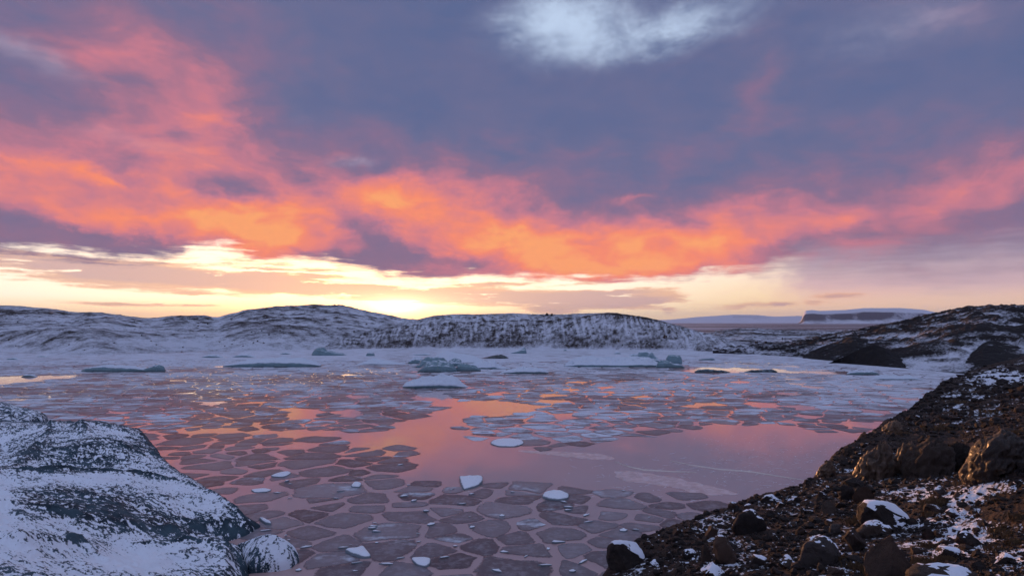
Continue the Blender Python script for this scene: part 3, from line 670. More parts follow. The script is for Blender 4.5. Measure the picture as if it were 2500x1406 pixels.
M_crack, _n, _b = newmat('glint_ice_edge'); _b.inputs['Base Color'].default_value = (.80, .66, .60, 1); _b.inputs['Roughness'].default_value = .3  # sunset glint along the cracks put into the pale warm base colour
crack('short bright pressure crack at the left in the thin ice', [(1500, 1126), (1530, 1138), (1570, 1147), (1625, 1150), (1700, 1153)], .07)
crack('long bright pressure crack running toward the rocky bank', [(1636, 1124), (1690, 1136), (1760, 1146), (1830, 1151), (1900, 1162), (1985, 1176)], .07)
def frost():
    rs = np.random.RandomState(31); V, fc = [], []
    for _ in range(520):
        if rs.rand() < .7: u, v = 1880 + rs.normal() * 110, 1120 + rs.normal() * 36
        else: u, v = rs.uniform(1380, 1900), rs.uniform(1120, 1260)
        if not (1300 < u < 2150 and 1060 < v < 1290): continue
        x, y = onwater(u, v); L = rs.gamma(2, .09) + .05; a = rs.normal() * .7; w = .018; dx, dy = math.cos(a) * L, math.sin(a) * L; i = len(V)
        V += [(x - dx, y - dy, .009), (x + w * dy / L, y - w * dx / L, .010), (x + dx, y + dy, .009), (x - w * dy / L, y + w * dx / L, .012)]; fc.append([i, i + 1, i + 2, i + 3])
    tag(link('frost_needles', mesh('frost_needles', V, fc, smooth=False), M_slab), 'scatter of fine white frost needles on the thin ice by the bank', 'frost', kind='stuff')
frost()

# ------------------------------------------------------------------ icebergs out on the lagoon
def mat_berg():
    m, n, b = newmat('iceberg'); g = n.node('ShaderNodeNewGeometry'); pos = g.outputs['Position']; nz = n.sep(g.outputs['Normal'])[2]
    snow, dirt = n.attr('snow'), n.attr('dirt')
    a = n.noise(pos, 1.1, 4.0, 0.62); c = n.noise(pos, 4.5, 3.0, 0.65); st = n.noise(n.vm('MULTIPLY', pos, (0.4, 0.4, 3.0)), 1.2, 3.0, 0.6)
    f = n.mr(n.m('ADD', n.m('ADD', nz, n.m('MULTIPLY', n.m('SUBTRACT', a, 0.5), 0.5)), n.m('SUBTRACT', snow, 0.42)), 0.55, 0.80)
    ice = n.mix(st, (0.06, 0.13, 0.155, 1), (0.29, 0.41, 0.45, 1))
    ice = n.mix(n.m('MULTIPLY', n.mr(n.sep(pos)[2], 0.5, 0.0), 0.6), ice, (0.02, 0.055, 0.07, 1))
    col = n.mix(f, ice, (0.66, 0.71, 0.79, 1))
    dm = n.mr(n.m('ADD', n.m('ADD', dirt, n.m('MULTIPLY', n.m('SUBTRACT', c, 0.5), 1.5)), n.m('MULTIPLY', n.m('SUBTRACT', a, 0.5), 1.0)), 0.45, 0.7)
    n.put(b.inputs['Base Color'], n.mix(dm, col, (0.025, 0.022, 0.024, 1)))
    n.put(b.inputs['Roughness'], n.m('MULTIPLY_ADD', f, 0.45, 0.28)); b.inputs['IOR'].default_value = 1.31
    bump(n, b, n.m('ADD', a, n.m('MULTIPLY', c, 0.4)), 0.45, 0.2)
    return m
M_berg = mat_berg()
def berg_mesh(name, prof, vb, ratio=0.42, lip=0.35, crest=0.1, snow=0.5, dirt=0.0, rough=0.10, seed=1, nx=96, ny=44, org=None, foot=True):
    us = np.array([p[0] for p in prof], float); vt = np.array([p[1] for p in prof], float)
    d = F * H / (vb - HZ); xl, xr = (us[0] - 1250) / F * d, (us[-1] - 1250) / F * d; wdt = xr - xl
    s = (1 - np.cos(np.linspace(0, np.pi, nx))) / 2; xs = xl + wdt * s
    uu = us[0] + (us[-1] - us[0]) * s
    hp = np.maximum((vb - np.interp(uu, us, vt)) / F * d, 0.04)
    hy = wdt * ratio / 2 * np.sqrt(np.maximum(1 - (2 * s - 1) ** 4, 0.0)) + 0.03
    yc = d + wdt * ratio / 2
    hp = hp * (1 + ratio * wdt / 2 / d) * np.sqrt(np.maximum(1 - np.abs(2 * s - 1) ** 5, 0.004))
    wv = np.linspace(-1, 1, ny); Wg, _ = np.meshgrid(wv, s, indexing='ij')
    wob = 0.16 * fbm(xs / wdt * 7 + seed, wv[:, None] * 0.4 + seed, 3, 0.5, seed)
    X = np.broadcast_to(xs, Wg.shape) + 0.03 * wdt * fbm(xs / wdt * 5, wv[:, None] * 2, 3, 0.5, seed + 4) * (1 - (2 * s - 1) ** 2)
    Y = yc + Wg * hy * (1 + wob)
    up = np.where(Wg < crest, lip + (1 - lip) * sstep((Wg + 1) / (crest + 1), 0, 1) ** 0.8, 1 - 0.75 * sstep(Wg, crest, 1))
    n1 = fbm(X / wdt * 9, Y / wdt * 9, 4, 0.55, seed + 7)
    n2_ = fbm(X / wdt * 22, Y / wdt * 22, 3, 0.6, seed + 8, True)
    Z = hp * up * (1 + rough * 2.6 * n1 + rough * 0.7 * n2_) + 0.02
    rowf = np.stack([X[0], Y[0] + 0.04 * hy, np.full(nx, -0.45)], -1); rowb = np.stack([X[-1], Y[-1], np.full(nx, -0.45)], -1)
    mid = np.stack([X[0], Y[0] - 0.0, Z[0] * 0.45], -1)
    G = np.concatenate([rowf[None], mid[None], np.stack([X, Y, Z], -1), rowb[None]], 0)
    ox, oy = org if org else ((xl + xr) / 2, yc)
    G = G - np.array([ox, oy, 0])
    nn = G.shape[0] * nx
    me = mesh(name, G.reshape(-1, 3), gridfaces(nx, G.shape[0]), attrs={'snow': np.full(nn, snow), 'dirt': np.full(nn, dirt)})
    if foot: BERGPOLY.append([(xs[k], Y[0, k]) for k in range(0, nx, 8)] + [(xs[k], Y[-1, k]) for k in range(nx - 1, -1, -8)])
    return me, (ox, oy, 0)
def berg(name, label, prof, vb, cat='iceberg', **k):
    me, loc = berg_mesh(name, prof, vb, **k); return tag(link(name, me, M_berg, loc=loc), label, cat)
def berg_group(name, label, parts, cat='iceberg'):
    d = F * H / (parts[0][2] - HZ); u = np.mean([p[0] for p in parts[0][1]])
    e = bpy.data.objects.new(name, None); COL.objects.link(e); e.location = ((u - 1250) / F * d, d, 0); tag(e, label, cat)
    for pn, prof, vb, kw in parts:
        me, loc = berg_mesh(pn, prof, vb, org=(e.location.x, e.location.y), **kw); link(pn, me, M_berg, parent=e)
    return e
berg_group('iceberg', 'flat snow-topped iceberg with a teal underside and a small lump at its right end', [
    ('ice_slab', [(184, 904), (195, 899), (215, 896), (250, 893), (290, 895), (320, 897), (345, 900), (352, 904)], 908, dict(lip=.75, crest=.2, ratio=.3, seed=3)),
    ('ice_lump', [(343, 904), (352, 900), (365, 896), (378, 892), (392, 893), (396, 900)], 907.5, dict(lip=.8, crest=0, ratio=.5, seed=4, snow=.25))])
berg('iceberg', 'long low lens-shaped iceberg with a pointed right end and teal edge', [(529, 893), (545, 889), (570, 885), (600, 880), (640, 877), (680, 875), (700, 878), (730, 876), (750, 880), (765, 882), (772, 886)], 896.5, lip=.55, ratio=.32, seed=5, snow=.55, dirt=.08)
berg('iceberg', 'dark teal iceberg with a pale rounded head at the far left shore', [(756, 866), (760, 853), (768, 850), (784, 850), (792, 856), (804, 857), (815, 861), (830, 862), (846, 867)], 869, lip=.7, ratio=.35, seed=6, snow=.15, dirt=.02)
berg('iceberg', 'tiny round pale iceberg standing alone on the far ice', [(892, 866), (895, 861), (903, 859), (911, 862), (914, 867)], 870, lip=.7, ratio=.7, seed=7, snow=.4, nx=40, ny=24)
berg('iceberg', 'low white snow-covered iceberg left of the blue iceberg group', [(866, 889), (885, 884), (908, 876), (930, 881), (955, 884), (990, 888)], 890, lip=.15, ratio=.35, seed=8, snow=1.0, rough=.05)
berg('iceberg', 'broad snowy ice hummock behind the blue iceberg group', [(1040, 880), (1060, 868), (1075, 860), (1090, 858), (1110, 864), (1150, 870), (1185, 878)], 886, lip=.1, ratio=.4, seed=9, snow=1.0, rough=.06, dirt=.03)
berg('iceberg', 'small white iceberg with a dark underside at the blue group\'s left', [(994, 882), (1004, 876), (1012, 872), (1024, 873), (1034, 879)], 888, lip=.6, ratio=.5, seed=10, snow=.5, dirt=.12, nx=48, ny=30)
berg_group('iceberg', 'smooth pale-blue double iceberg with two humps near the middle of the lagoon', [
    ('front_hump', [(1015, 906), (1026, 896), (1036, 888), (1046, 884), (1070, 882), (1090, 885), (1104, 888), (1112, 896), (1114, 906)], 908.5, dict(lip=.55, crest=-.1, ratio=.5, seed=12, snow=.22, rough=.05)),
    ('back_hump', [(1006, 897), (1018, 889), (1030, 878), (1042, 873), (1060, 873), (1080, 875), (1094, 880), (1098, 892)], 898, dict(lip=.5, crest=0, ratio=.4, seed=13, snow=.2, rough=.05)),
    ('tail', [(1108, 902), (1116, 891), (1130, 889), (1146, 891), (1160, 894), (1174, 902)], 906, dict(lip=.7, crest=0, ratio=.4, seed=14, snow=.1, dirt=.22, rough=.08))])
berg('iceberg', 'rounded pale ice hump just behind the blue double iceberg', [(1088, 892), (1096, 880), (1108, 876), (1120, 877), (1130, 886), (1136, 892)], 894, lip=.4, ratio=.5, seed=15, snow=.4, nx=48, ny=30)
berg('iceberg', 'white drift-shaped iceberg with a dark block on its right end', [(1130, 898), (1150, 888), (1175, 884), (1195, 883), (1202, 880), (1209, 881), (1213, 890), (1225, 896), (1246, 899)], 901, lip=.25, ratio=.35, seed=16, snow=.8, dirt=.12)
berg('dirt_covered_ice', 'low black dirt-covered ice mound behind the white drift iceberg', [(1172, 875), (1190, 872), (1205, 869), (1220, 867), (1232, 868), (1243, 873)], 876.5, cat='ice mound', lip=.4, ratio=.4, seed=17, snow=.0, dirt=.75, nx=48, ny=30)
berg('iceberg', 'flat white iceberg with a dark waterline right of the blue double iceberg', [(1219, 910), (1235, 906), (1255, 901), (1275, 898), (1300, 900), (1325, 899), (1338, 903), (1341, 907)], 912, lip=.45, ratio=.3, seed=18, snow=.8)
berg('iceberg', 'white low iceberg sprinkled with dark specks, nearest of the mid-lagoon icebergs', [(977, 940), (984, 932), (1000, 929), (1020, 926), (1050, 922), (1075, 919), (1100, 920), (1112, 925), (1126, 935), (1142, 946)], 947.5, lip=.35, ratio=.38, seed=19, snow=.9, dirt=.16)
berg('iceberg', 'wedge-shaped grey-blue iceberg at the foot of the moraine ridge', [(1245, 861), (1258, 857), (1270, 852), (1278, 848), (1284, 849), (1287, 862)], 864, lip=.6, ratio=.5, seed=20, snow=.4, nx=48, ny=30)
berg_group('iceberg', 'largest far iceberg, a long white back with a leaning blue pillar at its right', [
    ('long_back', [(1379, 886), (1390, 880), (1404, 874), (1440, 874), (1480, 875), (1520, 876), (1560, 873), (1590, 873), (1605, 876), (1616, 884), (1622, 892)], 896, dict(lip=.22, crest=.2, ratio=.22, seed=21, snow=.5, rough=.14, nx=140)),
    ('dome', [(1520, 876), (1540, 868), (1560, 861), (1578, 858), (1592, 861), (1606, 870), (1618, 880)], 884, dict(lip=.3, crest=0, ratio=.3, seed=22, snow=.45, rough=.06)),
    ('front_block', [(1604, 896), (1608, 882), (1618, 880), (1634, 882), (1646, 888), (1660, 889), (1672, 893), (1675, 897)], 898, dict(lip=.7, crest=-.2, ratio=.4, seed=23, snow=.2, rough=.06)),
    ('pillar', [(1627, 876), (1629, 869), (1640, 867), (1656, 869), (1666, 867), (1669, 870), (1668, 882)], 889, dict(lip=.85, crest=0, ratio=.5, seed=24, snow=.15, rough=.05, nx=60))])
berg('dirt_covered_ice', 'left of two long black floating strips of dirty ice', [(1698, 906), (1708, 902.5), (1730, 902), (1750, 904), (1770, 905), (1786, 908)], 909, cat='ice strip', lip=.75, ratio=.2, seed=25, snow=.1, dirt=.6)
berg('dirt_covered_ice', 'right of two long black floating strips of dirty ice', [(1820, 907), (1840, 904), (1865, 903.5), (1890, 902), (1899, 904), (1901, 908)], 909, cat='ice strip', lip=.75, ratio=.2, seed=26, snow=.1, dirt=.6)
berg('iceberg', 'low snowy ice with a teal face close under the dark hill', [(2072, 908), (2095, 905), (2118, 905), (2130, 904), (2142, 907), (2152, 912)], 915, lip=.65, ratio=.25, seed=27, snow=.45)
berg('iceberg', 'flat white ice raft below the teal-faced ice near the right shore', [(2138, 923), (2150, 917), (2180, 917), (2210, 919), (2232, 917), (2244, 922), (2262, 926)], 927, lip=.3, ratio=.25, seed=28, snow=.9)
berg('iceberg', 'small dark teal ice flake lying flat right of the big iceberg', [(1708, 878), (1722, 876), (1745, 875), (1748, 877)], 879, lip=.7, ratio=.4, seed=30, snow=.0, nx=40, ny=20)
berg('iceberg', 'little jagged white iceberg behind the big iceberg\'s long back', [(1498, 864), (1504, 859), (1511, 858), (1518, 863)], 865, lip=.5, ratio=.5, seed=31, snow=.5, nx=40, ny=20)
for k, (u0, u1, vt, vb, lab) in enumerate([(8, 48, 873, 879, 'small dark streak of dirty ice at the far left'), (84, 118, 868, 872, 'low grey ice lump by the left shore'), (48, 86, 914, 920, 'small dark flake of ice beside the bright water at the left edge'),
        (486, 545, 866, 874, 'low grey ice ridge on the white far ice, left of its neighbour'), (560, 625, 865, 873, 'low grey ice ridge on the white far ice, right of its neighbour'),
        (1375, 1385, 853, 857, 'tiny blue ice block at the foot of the moraine ridge'), (680, 712, 860, 866, 'thin pale ice sheet edge near the left shore'), (1002, 1060, 863, 868, 'thin dark ice edge in front of the moraine ridge')]):
    berg('ice_floe_lump', lab, [(u0, vb - 1), (u0 + (u1 - u0) * .3, vt + 1), (u0 + (u1 - u0) * .6, vt), (u1, vb - 1)], vb, cat='ice lump', lip=.6, ratio=.35, seed=40 + k, snow=.3, dirt=.15 if 'dark' in lab else 0, nx=40, ny=20)

# ------------------------------------------------------------------ snow-covered ice along the far shore
def shore_ice():
    us = np.linspace(-200, 2350, 520)
    vf = np.interp(us, [-200, 0, 180, 420, 700, 1000, 1300, 1400, 1700, 1900, 2100, 2350], [884, 882, 884, 878, 880, 881, 884, 878, 876, 884, 900, 921])
    vf = vf + 3.0 * fbm(us * 0.02, us * 0, 4, 0.6, 60) + 0.6
    far = np.minimum(F * H / (np.interp(us, [-200, 0, 220, 330, 500, 900, 1250, 1500, 1700, 1850, 1960, 2080, 2200, 2350], [866, 862, 872, 868, 860, 853, 851, 854, 859, 868, 876, 889, 903, 918]) - HZ) + 4, 292)
    near = np.minimum(F * H / (vf - HZ), far - 0.5)
    V = []; 
    for t in (0, 0.0, 0.04, 0.3, 0.6, 1.0):
        d = near + (far - near) * t; V.append(np.c_[(us - 1250) / F * d, d, np.full(len(us), -0.05 if not V else (0.07 + 0.10 * (t > 0)))])
    V = np.concatenate(V); V[520 * 2:, 2] += 0.05 * fbm(V[520 * 2:, 0] * .15, V[520 * 2:, 1] * .15, 3, .5, 61)
    n = len(V); sn = np.full(n, 0.80) + 0.25 * fbm(V[:, 0] * .03, V[:, 1] * .06, 3, .5, 62)
    me = mesh('shore_ice', V, gridfaces(520, 6), attrs={'snow': sn, 'rad': np.full(n, .6), 'tone': np.full(n, .6)})
    tag(link('shore_ice', me, M_floe), 'white snow-covered ice sheet frozen to the far shore', kind='structure')
shore_ice()

# ------------------------------------------------------------------ loose floes: the 300 that show largest one by one, the rest as one mass
def floe_look(f):
    P = f['P']; w = np.ptp(P[:, 0]); h = np.ptp(P[:, 1])
    a = 'large' if f['scr'] > 2600 else ('small' if f['scr'] < 900 else 'broad' if w > 1.9 * h else '')
    c = 'snow-patched' if f['snow'] > .36 else 'dark' if f['tone'] < .33 else 'pale' if f['tone'] > .7 else 'grey'
    return (a + ' ' + c).strip()
LANDMARKS = [(1150, 1180, 'square white ice slab'), (1357, 1212, 'rounded white ice slab'), (880, 1353, 'white wedge-shaped slab'), (1024, 1374, 'half white slab'), (690, 1350, 'rounded ice snout'), (637, 1281, "huge iceberg's tip"),
             (1238, 1081, 'oval white slab'), (1060, 935, 'speckled white iceberg'), (400, 1110, "huge iceberg's right edge"), (1497, 1333, "bank's big left boulder"), (1850, 1220, 'snow-capped crest stone'), (650, 886, 'lens-shaped iceberg'), (1095, 905, 'blue double iceberg'), (1550, 896, 'largest far iceberg'), (2200, 927, 'flat white ice raft'), (2150, 1045, "bank's upper edge")]
FLOES = make_floes()
FLOES.sort(key=lambda f: -f['scr'] * (1 if (0 < f['u'] < 2500 and f['v'] < 1400) else 0.01))
place_words(FLOES, LANDMARKS, floe_look, 'ice plate')
for i, f in enumerate(FLOES[:300]):
    V, rad, fc = floe_geo(f, (0.4, 0.75, 0.93, 1.0)); n = len(V)
    me = mesh('ice_floe', V, fc, smooth=False, attrs={'rad': rad, 'snow': np.full(n, f['snow']), 'tone': np.full(n, f['tone'])})
    o = link('ice_floe', me, M_floe, loc=(f['x'], f['y'], 0))
    tag(o, f['label'], 'ice floe', 'near ice plates')
VV, RR, SS, TT, FC, off = [], [], [], [], [], 0
for f in FLOES[300:]:
    V, rad, fc = floe_geo(f, (0.5, 0.85, 1.0) if f['v'] > 940 else (0.6, 1.0)); V = V + np.array([f['x'], f['y'], 0])
    VV.append(V); RR.append(rad); SS.append(np.full(len(V), f['snow'])); TT.append(np.full(len(V), f['tone'])); FC += [[q + off for q in p] for p in fc]; off += len(V)
tag(link('floe_field', mesh('floe_field', np.concatenate(VV), FC, smooth=False, attrs={'rad': np.concatenate(RR), 'snow': np.concatenate(SS), 'tone': np.concatenate(TT)}), M_floe),
    'field of countless small snow-streaked ice floes covering the lagoon', 'ice floes', kind='stuff')

# ------------------------------------------------------------------ big snowy iceberg, lower left
def mat_left():
    m, n, b = newmat('snowy_glacier_ice'); g = n.node('ShaderNodeNewGeometry'); pos = g.outputs['Position']; nz = n.sep(g.outputs['Normal'])[2]
    pit, zone, dirt = n.attr('pit'), n.attr('zone'), n.attr('dirt')
    c = n.noise(pos, 10.0, 4.0, 0.70, 0.3); a = n.noise(pos, 0.8, 3.0, 0.6); e = n.noise(pos, 14.0, 2.0, 0.6)
    f = n.m('ADD', n.m('MULTIPLY', n.m('SUBTRACT', c, 0.5), 1.6), n.m('MULTIPLY', pit, 0.9))
    f = n.m('ADD', f, n.m('ADD', zone, n.m('MULTIPLY', n.m('SUBTRACT', a, 0.5), 0.9)))
    f = n.m('ADD', f, n.m('MULTIPLY', n.m('SUBTRACT', 0.86, nz), 0.30))
    ice_m = n.mr(f, 0.10, 0.32)
    ice = n.mix(n.mr(a, 0.35, 0.65), (0.018, 0.030, 0.042, 1), (0.060, 0.100, 0.125, 1))
    col = n.mix(ice_m, (0.86, 0.89, 0.96, 1), ice)
    d = n.mr(n.m('ADD', n.m('ADD', dirt, n.m('MULTIPLY', n.m('SUBTRACT', e, 0.5), 1.3)), n.m('MULTIPLY', n.m('SUBTRACT', c, 0.5), 1.2)), 0.42, 0.56)
    n.put(b.inputs['Base Color'], n.mix(d, col, (0.030, 0.018, 0.016, 1)))
    n.put(b.inputs['Roughness'], n.m('MULTIPLY_ADD', ice_m, -0.15, 0.85)); b.inputs['Specular IOR Level'].default_value = 0.12
    bump(n, b, n.m('ADD', c, n.m('MULTIPLY', e, 0.4)), 0.55, 0.07)
    return m
M_left = mat_left()
def zpts(L): return [(*onwater(u, v, z), z) for u, v, z in L]
LZ = tps(zpts([(-300, 1030, 2.2), (0, 1062, 2.0), (60, 1046, 2.0), (120, 1041, 2.1), (200, 1037, 2.5), (270, 1041, 2.2), (320, 1050, 1.6), (355, 1058, 1.1), (385, 1096, .8), (430, 1150, .7), (490, 1180, .6), (540, 1218, .6), (580, 1255, .5), (630, 1283, .25),
    (200, 1080, 3.0), (290, 1085, 2.3), (340, 1110, 1.6), (0, 1130, 2.5), (40, 1120, 1.7), (80, 1095, 1.5), (120, 1065, 1.6), (140, 1105, 2.6), (200, 1128, 2.2), (250, 1140, 1.7), (200, 1151, 1.7), (100, 1158, 2.0), (320, 1152, 1.3), (400, 1160, 1.0),
    (200, 1160, 2.9), (100, 1167, 3.2), (0, 1192, 3.0), (300, 1170, 2.5), (420, 1184, 1.6), (500, 1206, 1.0),
    (300, 1215, 2.7), (450, 1225, 1.6), (100, 1240, 3.9), (300, 1270, 2.7), (540, 1265, .9), (500, 1295, .7), (0, 1310, 4.5), (200, 1325, 3.5), (330, 1345, 1.9), (350, 1368, 1.7), (420, 1322, 1.4), (0, 1406, 4.9), (120, 1400, 4.0), (250, 1385, 2.6), (300, 1420, 3.2), (450, 1352, 1.9), (520, 1345, 1.5), (590, 1356, 1.1), (560, 1400, 1.1), (480, 1420, 2.0), (300, 1520, 3.4), (0, 1550, 5.4), (-500, 1300, 5.5), (-500, 1150, 4.2), (-900, 1400, 6.5)]))
def crest_line(L): return [onwater(u, v, z) for u, v, z in L]
LCREST = [(crest_line([(122, 1043, 2.2), (108, 1095, 2.2), (60, 1145, 2.4), (-40, 1200, 3.0)]), .75, 1.0), (crest_line([(-60, 1190, 3.2), (100, 1164, 3.2), (200, 1159, 3.0), (300, 1168, 2.5), (420, 1183, 1.7), (520, 1222, 1.1), (600, 1266, .6)]), .55, .9),
          (crest_line([(340, 1352, 1.9), (450, 1328, 1.8), (560, 1332, 1.4)]), .5, .6), (crest_line([(60, 1120, 1.8), (20, 1090, 1.8), (0, 1062, 2.0)]), -.7, .8), (crest_line([(200, 1038, 2.4), (230, 1070, 2.6), (300, 1092, 2.3), (345, 1120, 1.5)]), .4, .8),
          (crest_line([(0, 1262, 4.0), (160, 1250, 3.8), (300, 1285, 2.6), (430, 1300, 1.5)]), .35, .7), (crest_line([(40, 1340, 4.3), (200, 1350, 3.2), (260, 1390, 2.8)]), .45, .6)]
def left_height(x, y):
    dd = sdf(x, y, LEFT_OUT)
    e = dd + 0.25 * fbm(x * .6, y * .6, 3, .5, 70)
    z = LZ(x, y) + 0.26 * fbm(x * .30, y * .30, 4, .55, 71, True) + 0.14 * fbm(x * .9, y * .9, 4, .55, 72)
    for pl, A_, wd in LCREST:
        best = np.full(np.shape(x), 1e9)
        for (ax, ay), (bx, by) in zip(pl[:-1], pl[1:]):
            ex, ey = bx - ax, by - ay; t = np.clip(((x - ax) * ex + (y - ay) * ey) / (ex * ex + ey * ey), 0, 1)
            best = np.minimum(best, np.hypot(x - ax - t * ex, y - ay - t * ey))
        z = z + A_ * np.exp(-(best + 0.25 * np.abs(fbm(x * .5, y * .5, 2, .5, 79))) / wd)
    low = 0.10 + 0.0 * z
    return np.where(e > 0, low + (np.maximum(z, .12) - low) * np.clip(e / 0.9, 0, 1) ** 0.6, np.maximum(-0.8, e * 3.0)), dd
def build_left():
    nu, nd = 520, 560
    us = np.linspace(-420, 690, nu); ds = np.geomspace(14, 84, nd)
    U, Dg = np.meshgrid(us, ds); X = (U - 1250) / F * Dg
    Z, dd = left_height(X, Dg)
    pit = fbm(X * 2.6, Dg * 2.6, 4, 0.62, 73, True) - 0.12
    Z = Z + np.where(dd > 0.1, 0.05 * pit + 0.03 * fbm(X * 5, Dg * 5, 2, .5, 74), 0)
    V_ = HZ + F * (H - Z) / Dg
    # bare dimpled ice here, smooth snow drifts there
    zone = np.full(U.shape, -0.12) + 0.24 * fbm(X * .16, Dg * .16, 3, .5, 75)
    def reg(u, v, ru, rv, a):
        return a * np.exp(-(((U - u) / ru) ** 2 + ((V_ - v) / rv) ** 2))
    zone += reg(200, 1128, 130, 26, .30) + reg(330, 1085, 50, 30, .18) + reg(150, 1085, 60, 40, .1) + reg(260, 1240, 240, 50, .34) + reg(420, 1290, 120, 30, .3) + reg(40, 1090, 50, 40, .15)
    zone += reg(220, 1164, 90, 12, -.5) + reg(330, 1372, 90, 28, -.7) + reg(60, 1300, 70, 60, -.15) + reg(0, 1230, 35, 60, -.5) + reg(480, 1215, 130, 40, -.22) + reg(400, 1180, 90, 14, -.2) + reg(560, 1340, 100, 40, -.15)
    zone -= hollows(Z, 4, .13) + hollows(Z, 14, .12) + .10
    dirt = np.full(U.shape, -0.36) + 0.22 * fbm(X * .35, Dg * .35, 3, .5, 76)
    dirt += reg(60, 1050, 90, 12, .22) + reg(20, 1120, 30, 60, .25) + reg(200, 1180, 200, 14, .16) + reg(580, 1262, 50, 14, .25) + reg(120, 1260, 120, 80, .12) + reg(450, 1360, 130, 30, .22) + reg(300, 1398, 160, 12, .3) + reg(40, 1380, 60, 40, .22)
    keep = dd > -0.5
    fc = gridfaces(nu, nd); k = keep.ravel(); fc = fc[k[fc].any(1)]
    used = np.unique(fc); mp = np.zeros(nu * nd, int); mp[used] = np.arange(len(used))
    V = np.stack([X, Dg, Z], -1).reshape(-1, 3)[used]; o0 = np.array([-20.0, 40.0, 0.0])
    me = mesh('big_iceberg', V - o0, mp[fc], attrs={'pit': pit.ravel()[used], 'zone': zone.ravel()[used], 'dirt': dirt.ravel()[used]})
    tag(link('snowy_iceberg', me, M_left, loc=o0), 'huge dimpled snow-covered iceberg with dark ice and grit filling the lower left', 'iceberg')
build_left()
def lump(name, label, cu, cv, out, zmax, tilt=0.0, seed=80, zone0=0.0, cat='iceberg', pw=0.5, dirt0=-0.25):
    poly = [onwater(u, v, z) for u, v, z in out]; BERGPOLY.append(poly)
    P = np.array(poly); x0, y0 = P.min(0) - .4; x1, y1 = P.max(0) + .4; n = 170
    X, Y = np.meshgrid(np.linspace(x0, x1, n), np.linspace(y0, y1, n)); dd = sdf(X, Y, poly) + 0.12 * fbm(X * .9, Y * .9, 3, .5, seed)
    mx = dd.max(); tc = np.clip(dd / mx, 0, 1)
    Z = np.where(dd > 0, 0.12 + zmax * tc ** pw * (1 + .25 * fbm(X * .5, Y * .5, 4, .55, seed + 1)) + tilt * (Y - Y.mean()) * tc, np.maximum(-.6, dd * 4))
    pit = fbm(X * 2.1, Y * 2.1, 4, .6, seed + 2, True) - .15; Z = Z + np.where(dd > .1, .05 * pit, 0)
    fc = gridfaces(n, n); k = (dd > -.3).ravel(); fc = fc[k[fc].any(1)]; used = np.unique(fc); mp = np.zeros(n * n, int); mp[used] = np.arange(len(used))
    o0 = np.array([P[:, 0].mean(), P[:, 1].mean(), 0]); V = np.stack([X, Y, Z], -1).reshape(-1, 3)[used] - o0
    zo = zone0 + .25 * fbm(X * .3, Y * .3, 3, .5, seed + 3); di = dirt0 + .2 * fbm(X * .5, Y * .5, 3, .5, seed + 4)
    me = mesh(name, V, mp[fc], attrs={'pit': pit.ravel()[used], 'zone': zo.ravel()[used], 'dirt': di.ravel()[used]})
    return tag(link(name, me, M_left, loc=o0), label, cat)
lump('iceberg_snout', 'rounded snow-dusted ice snout at the bottom, right of the huge iceberg', 650, 1350, [(562, 1326, .5), (600, 1314, .9), (640, 1310, 1.0), (690, 1324, .7), (722, 1348, .3), (732, 1366, .1), (712, 1385, .05), (660, 1394, .05), (606, 1398, .05), (596, 1360, .3)], 1.25, seed=82, zone0=-.30)
lump('iceberg_block', 'snow-topped dark-sided ice block behind the huge iceberg at the left edge', 40, 1010, [(-220, 985, 1.5), (-60, 966, 2.0), (15, 966, 2.2), (45, 985, 1.4), (100, 1006, 1.0), (118, 1026, .2), (108, 1036, .1), (0, 1054, .05), (-220, 1060, .05)], 2.3, seed=86, zone0=-.05, pw=.35)

# ------------------------------------------------------------------ rocky bank, lower right
BK = [(u, v, H - (v - HZ) / F * d) for u, v, d in BANK_EDGE[1:]]
BKI = [(1750, 1406, 18), (2000, 1406, 15.7), (2250, 1406, 14.2), (2500, 1406, 12.8), (2750, 1406, 12), (1800, 1320, 21.7), (2000, 1300, 21), (2200, 1250, 22.5), (2500, 1310, 15.8), (2000, 1225, 27.5), (2130, 1185, 30), (2300, 1185, 26.5), (2430, 1180, 24.5),
       (2370, 1262, 19.5), (2430, 1205, 20), (2500, 1135, 20.5), (2620, 1060, 21), (2440, 1270, 17.8), (2430, 1150, 30), (2480, 1090, 33), (2520, 1040, 34), (2330, 1130, 37), (2250, 1110, 40), (2180, 1090, 43), (2300, 1060, 46), (2400, 1000, 54), (2500, 960, 58),
       (2330, 1000, 60), (2400, 945, 80), (2500, 925, 82), (2460, 897, 110), (2380, 905, 104), (2700, 890, 110), (2700, 950, 60), (2800, 1100, 28), (2560, 1560, 9.5), (1800, 1600, 12), (2900, 1300, 12)]
BPTS = [((u - 1250) / F * d, d, H - (v - HZ) / F * d) for u, v, d in BANK_EDGE[1:] + BKI]
BZ = tps(BPTS)
def bank_height(x, y, fine=True):
    x = np.asarray(x, float); y = np.asarray(y, float)
    dd = sdf(x, y, BANK_POLY); w = 0.30 * fbm(x * .35, y * .35, 3, .5, 90)
    z = BZ(x, y)
    sc_ = np.clip(y / 30, .6, 2.0)
    z = z + 0.16 * fbm(x * 1.3, y * 1.3, 4, .6, 98, True) * np.exp(-(((x - 15.5) / 3.0) ** 2 + ((y - 19.0) / 3.0) ** 2))
    z = z + sc_ * (0.22 * fbm(x * .25, y * .25, 4, .5, 91) + 0.10 * fbm(x * .9, y * .9, 3, .5, 92, True))
    if fine: z = z + 0.055 * fbm(x * 3.0, y * 3.0, 4, .62, 93, True) * np.clip(y / 25, .7, 1.6)
    e = dd + w
    return np.where(e > 0, z, z + e * 1.5), e
